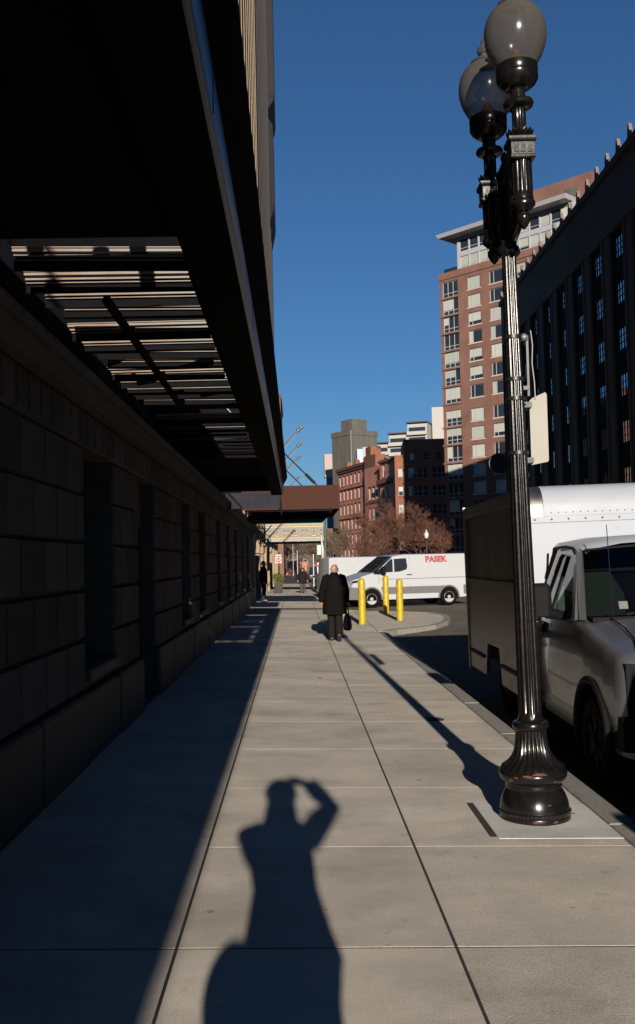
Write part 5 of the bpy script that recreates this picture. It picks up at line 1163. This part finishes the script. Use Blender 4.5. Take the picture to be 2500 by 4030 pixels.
# planter with a clipped shrub
pn = thing('planter', 'tall dark tapered planter standing by the shop row', 'planter', (-1.05, 58.6, gz(-1.05, 58.6)))
obj('pot', MB().loft([[(q*r, p*r, z) for q, p in ((-1,-1),(1,-1),(1,1),(-1,1))] for r, z in ((.20,0),(.27,.58),(.29,.58),(.29,.63),(.26,.63))], True, True), pbr('dark brown pot', (.022,.014,.012), .6), pn, smooth=0)
obj('pot_batten', MB().box(-.03, .03, -.285, -.275, .02, .57), pbr('brown batten', (.05,.03,.025), .7), pn, smooth=0)
shb = thing('shrub', 'round yellow green shrub growing in the dark planter', 'shrub', (-1.05, 58.6, gz(-1.05, 58.6)+.62))
lm = MB(); rs = random.Random(5)
for i in range(1500):
    a, b_, r = rs.uniform(0, 6.283), rs.uniform(-1, 1), rs.random()**.4
    c_ = Vector((.36*r*math.cos(a)*math.sqrt(1-b_*b_), .36*r*math.sin(a)*math.sqrt(1-b_*b_), .26+.31*r*b_))
    d1 = Vector((rs.uniform(-1,1), rs.uniform(-1,1), rs.uniform(-.5,1))).normalized()*.035; d2 = d1.cross(Vector((rs.uniform(-1,1), rs.uniform(-1,1), rs.uniform(-1,1)))).normalized()*.014
    lm.quad(c_-d1, c_+d2, c_+d1, c_-d2)
tag(obj('leaves', lm, pbr('shrub leaves', (.11,.115,.018), .7, var=.5, scale=5), shb, smooth=0, fix=False), kind='stuff')
obj('stem', MB().tube([(0,0,-.1),(0,0,.25)], .02, 6), M['rust'], shb)

# ================================================================ STREET SIGNS AND POLES
GREEN = pbr('green pole paint', (.035,.075,.05), .5, var=.1); WHITE = pbr('white sign', (.45,.45,.44), .5, var=.03); RED = pbr('red sign', (.42,.025,.03), .5, var=.05)
def pole(name, label, x, y, h_, r, mat, cat='pole'):
    t = thing(name, label, cat, (x, y, gz(x, y) if x < 1.3 else rz(y)))
    obj('shaft', MB().tube([(0,0,0),(0,0,h_)], r, 12), mat, t); obj('cap', MB().ball((0,0,h_), r*1.15, 10), mat, t); obj('foot', MB().lathe([(r*2,0),(r*2,.05),(r*1.2,.12)], 12), mat, t); return t
pole('traffic_pole', 'tall green steel pole rising behind the walking man', 1.48, 50, 4.1, .065, GREEN)
p_ = pole('sign_post', 'dark green post carrying a small white plate above the far kerb', 1.5, 72, 3.7, .06, GREEN, 'sign post')
obj('plate', MB().box(.05, .32, -.03, -.02, 2.6, 3.3), WHITE, p_, smooth=0); obj('lower_band', MB().lathe([(.07,0),(.07,1.9)], 12, (0,0,.1)), M['iron_plain'], p_)
p_ = pole('sign_post', 'post with small red and white parking plates by the barrier arm', 1.46, 62, 2.1, .03, M['steel'], 'sign post')
obj('red_plate', MB().cbox(-.20, .12, -.05, -.035, 1.72, 2.08, .004), RED, p_, smooth=0); obj('white_disc', MB().tube([(-.04,-.054,1.9),(-.04,-.052,1.9)], .09, 16), WHITE, p_); obj('white_plate', MB().box(-.16, .12, -.05, -.038, 1.30, 1.70), WHITE, p_, smooth=0)
p_ = pole('no_entry_post', 'post with round red no entry sign on white square by the shops', -1.25, 72, 2.6, .05, M['iron_plain'], 'traffic sign')
obj('square_plate', MB().cbox(-.24, .20, -.07, -.055, 1.84, 2.28, .005), WHITE, p_, smooth=0); obj('red_disc', MB().tube([(-.02,-.085,2.06),(-.02,-.072,2.06)], .19, 28), RED, p_); obj('white_bar', MB().box(-.15, .11, -.096, -.088, 2.03, 2.09), WHITE, p_, smooth=0); obj('top_plate', MB().box(-.2, .2, -.07, -.06, 2.34, 2.46), M['steel'], p_, smooth=0)
ga = thing('barrier_arm', 'slender white barrier arm raised upright beside the walking man', 'barrier', (1.42, 55, gz(1.3, 55)))
obj('arm', MB().tube([(.10,0,.1),(.02,0,3.0),(.0,0,3.35)], [.05,.045,.02], 8), WHITE, ga); obj('strut', MB().tube([(.26,0,.85),(.22,0,1.4),(.05,0,2.9)], .035, 8), WHITE, ga)
obj('tip', MB().ball((0,0,3.38), .045, 8), M['gold'], ga); obj('base_box', MB().cbox(-.12, .3, -.15, .15, 0, .12, .02), M['iron_plain'], ga)
for (x, y, h_, lab) in ((1.6, 92, 2.9, 'thin pale pole in front of the blue car'), (.2, 150, 4.2, 'pale far pole among the walkers'), (-.6, 205, 6.4, 'pale leaning pole by the brick garden wall')): pole('far_pole', lab, x, y, h_, .05, WHITE)
def far_lamp(label, x, y, h_, twin, sign=False):
    t = thing('far_lamp', label, 'street lamp', (x, y, rz(y)), (0,0,0), 'acorn lamps further down the street')
    obj('shaft', MB().lathe([(.2,0),(.2,.3),(.1,.5),(.08,.7),(.06,h_)], 12), M['iron_plain'], t)
    for dx in ((-.42, .42) if twin else (0,)):
        if dx: obj('arm', MB().tube([(0,0,h_-.2),(dx,0,h_)], .05, 6), M['iron_plain'], t)
        obj('fitter', MB().lathe([(.06,h_-.1),(.14,h_),(.14,h_+.1)], 12, (dx,0,0)), M['iron_plain'], t)
        obj('globe', MB().lathe([(.13,h_+.1),(.21,h_+.35),(.19,h_+.5),(.10,h_+.62),(.06,h_+.7),(.07,h_+.76),(.005,h_+.85)], 14, (dx,0,0)), WHITE, t)
    if sign: obj('street_sign', MB().box(-.75, .35, -.02, .02, h_-1.9, h_-1.55), pbr('street sign green', (.02,.16,.10), .5), t, smooth=0)
far_lamp('single acorn lamp with a green street name plate before the bare trees', 11.2, 85, 3.9, False, True)
far_lamp('distant twin acorn lamp seen under the ornate awning', .9, 160, 5.6, True)
# low brick wall and bus shelter fragments at the end of the street
gw = thing('brick_wall', 'low red brick wall closing the view at the end of the pavement', 'wall', (-14, 236, -1.9))
obj('wall_face', MB().box(0, 16.5, 0, .5, 0, 3.6), M['brick_old'], gw, smooth=0); obj('coping', MB().box(-.1, 16.6, -.1, .6, 3.6, 3.85), M['brownstone'], gw, smooth=0)
tag(obj('park_ground', MB().box(3.5, 60, 128, 215, -1.6, -.75), pbr('winter grass', (.13,.10,.045), .95, var=.3, scale=.6), smooth=0), kind='structure')

fb = thing('far_block', 'low brown stone block closing the street behind the grey trees', 'building', (-14, 330, -2.4))
fo = [(round(1.5+3*i, 3), round(3+3.6*k, 3), 1.3, 2.0) for i in range(12) for k in range(3)]
facade(fb, pbr('far brown stone', (.10,.07,.055), .9, var=.2, scale=.4), 38, 15, 14, [(a, b_, round(a+c_, 4)-a, round(b_+d_, 4)-b_) for a, b_, c_, d_ in fo])
for (x, z, w_, h_) in fo: window(fb, x, z, w_, h_, M['win_frame'], M['glass_win'], (), (.5,), .1)

# ================================================================ BARE TREES
BARK = pbr('bark', (.06,.042,.032), .95, var=.3, scale=8); TWIG_R = pbr('red brown twigs', (.10,.043,.027), .9, var=.3, scale=2); TWIG_G = pbr('grey brown twigs', (.11,.075,.05), .9, var=.3, scale=2)
def tree_mesh(seed, H, spread):
    r = random.Random(seed); tr = MB(); cr = MB()
    def grow(p, d, L, rad_, lvl):
        n = 2 if lvl < 3 else 1
        pts = [p]; q = p.copy(); dd = d.copy()
        for k in range(n):
            dd = (dd+Vector((r.uniform(-.16,.16), r.uniform(-.16,.16), r.uniform(.0,.10)))).normalized(); q = q+dd*(L/n); pts.append(q.copy())
        (tr if lvl < 2 else cr).tube(pts, [rad_*(1-.4*k/n) for k in range(n+1)], 7 if lvl < 2 else 3, False)
        if lvl >= 5: return
        kids = (7, 5, 5, 5, 6)[lvl]
        for k in range(kids):
            t = r.uniform(.35, 1.0); i = min(int(t*n), n-1); b_ = pts[i].lerp(pts[i+1], t*n-i)
            ax = Vector((r.uniform(-1,1), r.uniform(-1,1), r.uniform(-.25,.6))).normalized()
            nd = (dd*(.75 if lvl else .55)+ax*spread).normalized()
            grow(b_, nd, L*r.uniform(.50,.68), max(rad_*.5, .0085), lvl+1)
    grow(Vector((0,0,0)), Vector((0,0,1)), H*.42, H*.020, 0)
    return mesh('trunk', tr, 60, False), mesh('crown', cr, 0, False)
TM = [tree_mesh(11, 10.0, .80), tree_mesh(23, 10.0, .72)]
def tree(label, x, y, sc, k, mat, rz_=0.0):
    t = thing('bare_tree', label, 'tree', (x, y, -.75 if y > 127 else rz(y)-.05), (0, 0, rz_), 'bare winter trees beyond the vans'); t.scale = (sc*1.02, sc*1.02, sc*1.16)
    tm = TM[k][0] if True else None
    a = obj('trunk', TM[k][0], BARK, t)
    c_ = obj('crown', TM[k][1] if mat is TWIG_R else TMG[k], mat, t); tag(c_, kind='stuff')
TMG = [m[1].copy() for m in TM]
for m in TMG: m.materials.clear(); m.materials.append(TWIG_G)
for m in TM: m[1].materials.append(TWIG_R)
tree('reddish bare tree standing in front of the brown brick office', 14.6, 116, 1.16, 0, TWIG_R, .4)
tree('reddish bare tree in front of the narrow brick loft', 10.2, 118, 1.12, 1, TWIG_R, 2.1)
tree('low reddish bare tree just above the lettered van roof', 7.8, 112, .80, 0, TWIG_R, 4.0)
tree('reddish bare tree filling the gap between its two taller neighbours', 12.3, 128, 1.0, 1, TWIG_R, 5.2)
tree('reddish bare tree low beside the acorn lamp with green plate', 17.6, 122, .85, 1, TWIG_R, 3.0)
for i, (x, y, sc, lab) in enumerate(((6.0, 165, 1.0, 'grey bare tree before the red brick warehouse'), (8.6, 190, 1.1, 'far grey bare tree between warehouse and reddish trees'), (3.4, 205, 1.1, 'grey bare tree right of the barrier arm'), (.6, 214, 1.15, 'grey bare tree over the black cars'), (-2.2, 222, 1.2, 'grey bare tree over the brick wall'), (-5.2, 216, 1.2, 'grey bare tree beside the shop row end'), (5.2, 240, 1.25, 'farthest grey bare tree behind the barrier arm'))):
    tree(lab, x, y, sc, i % 2, TWIG_G, i*1.3)
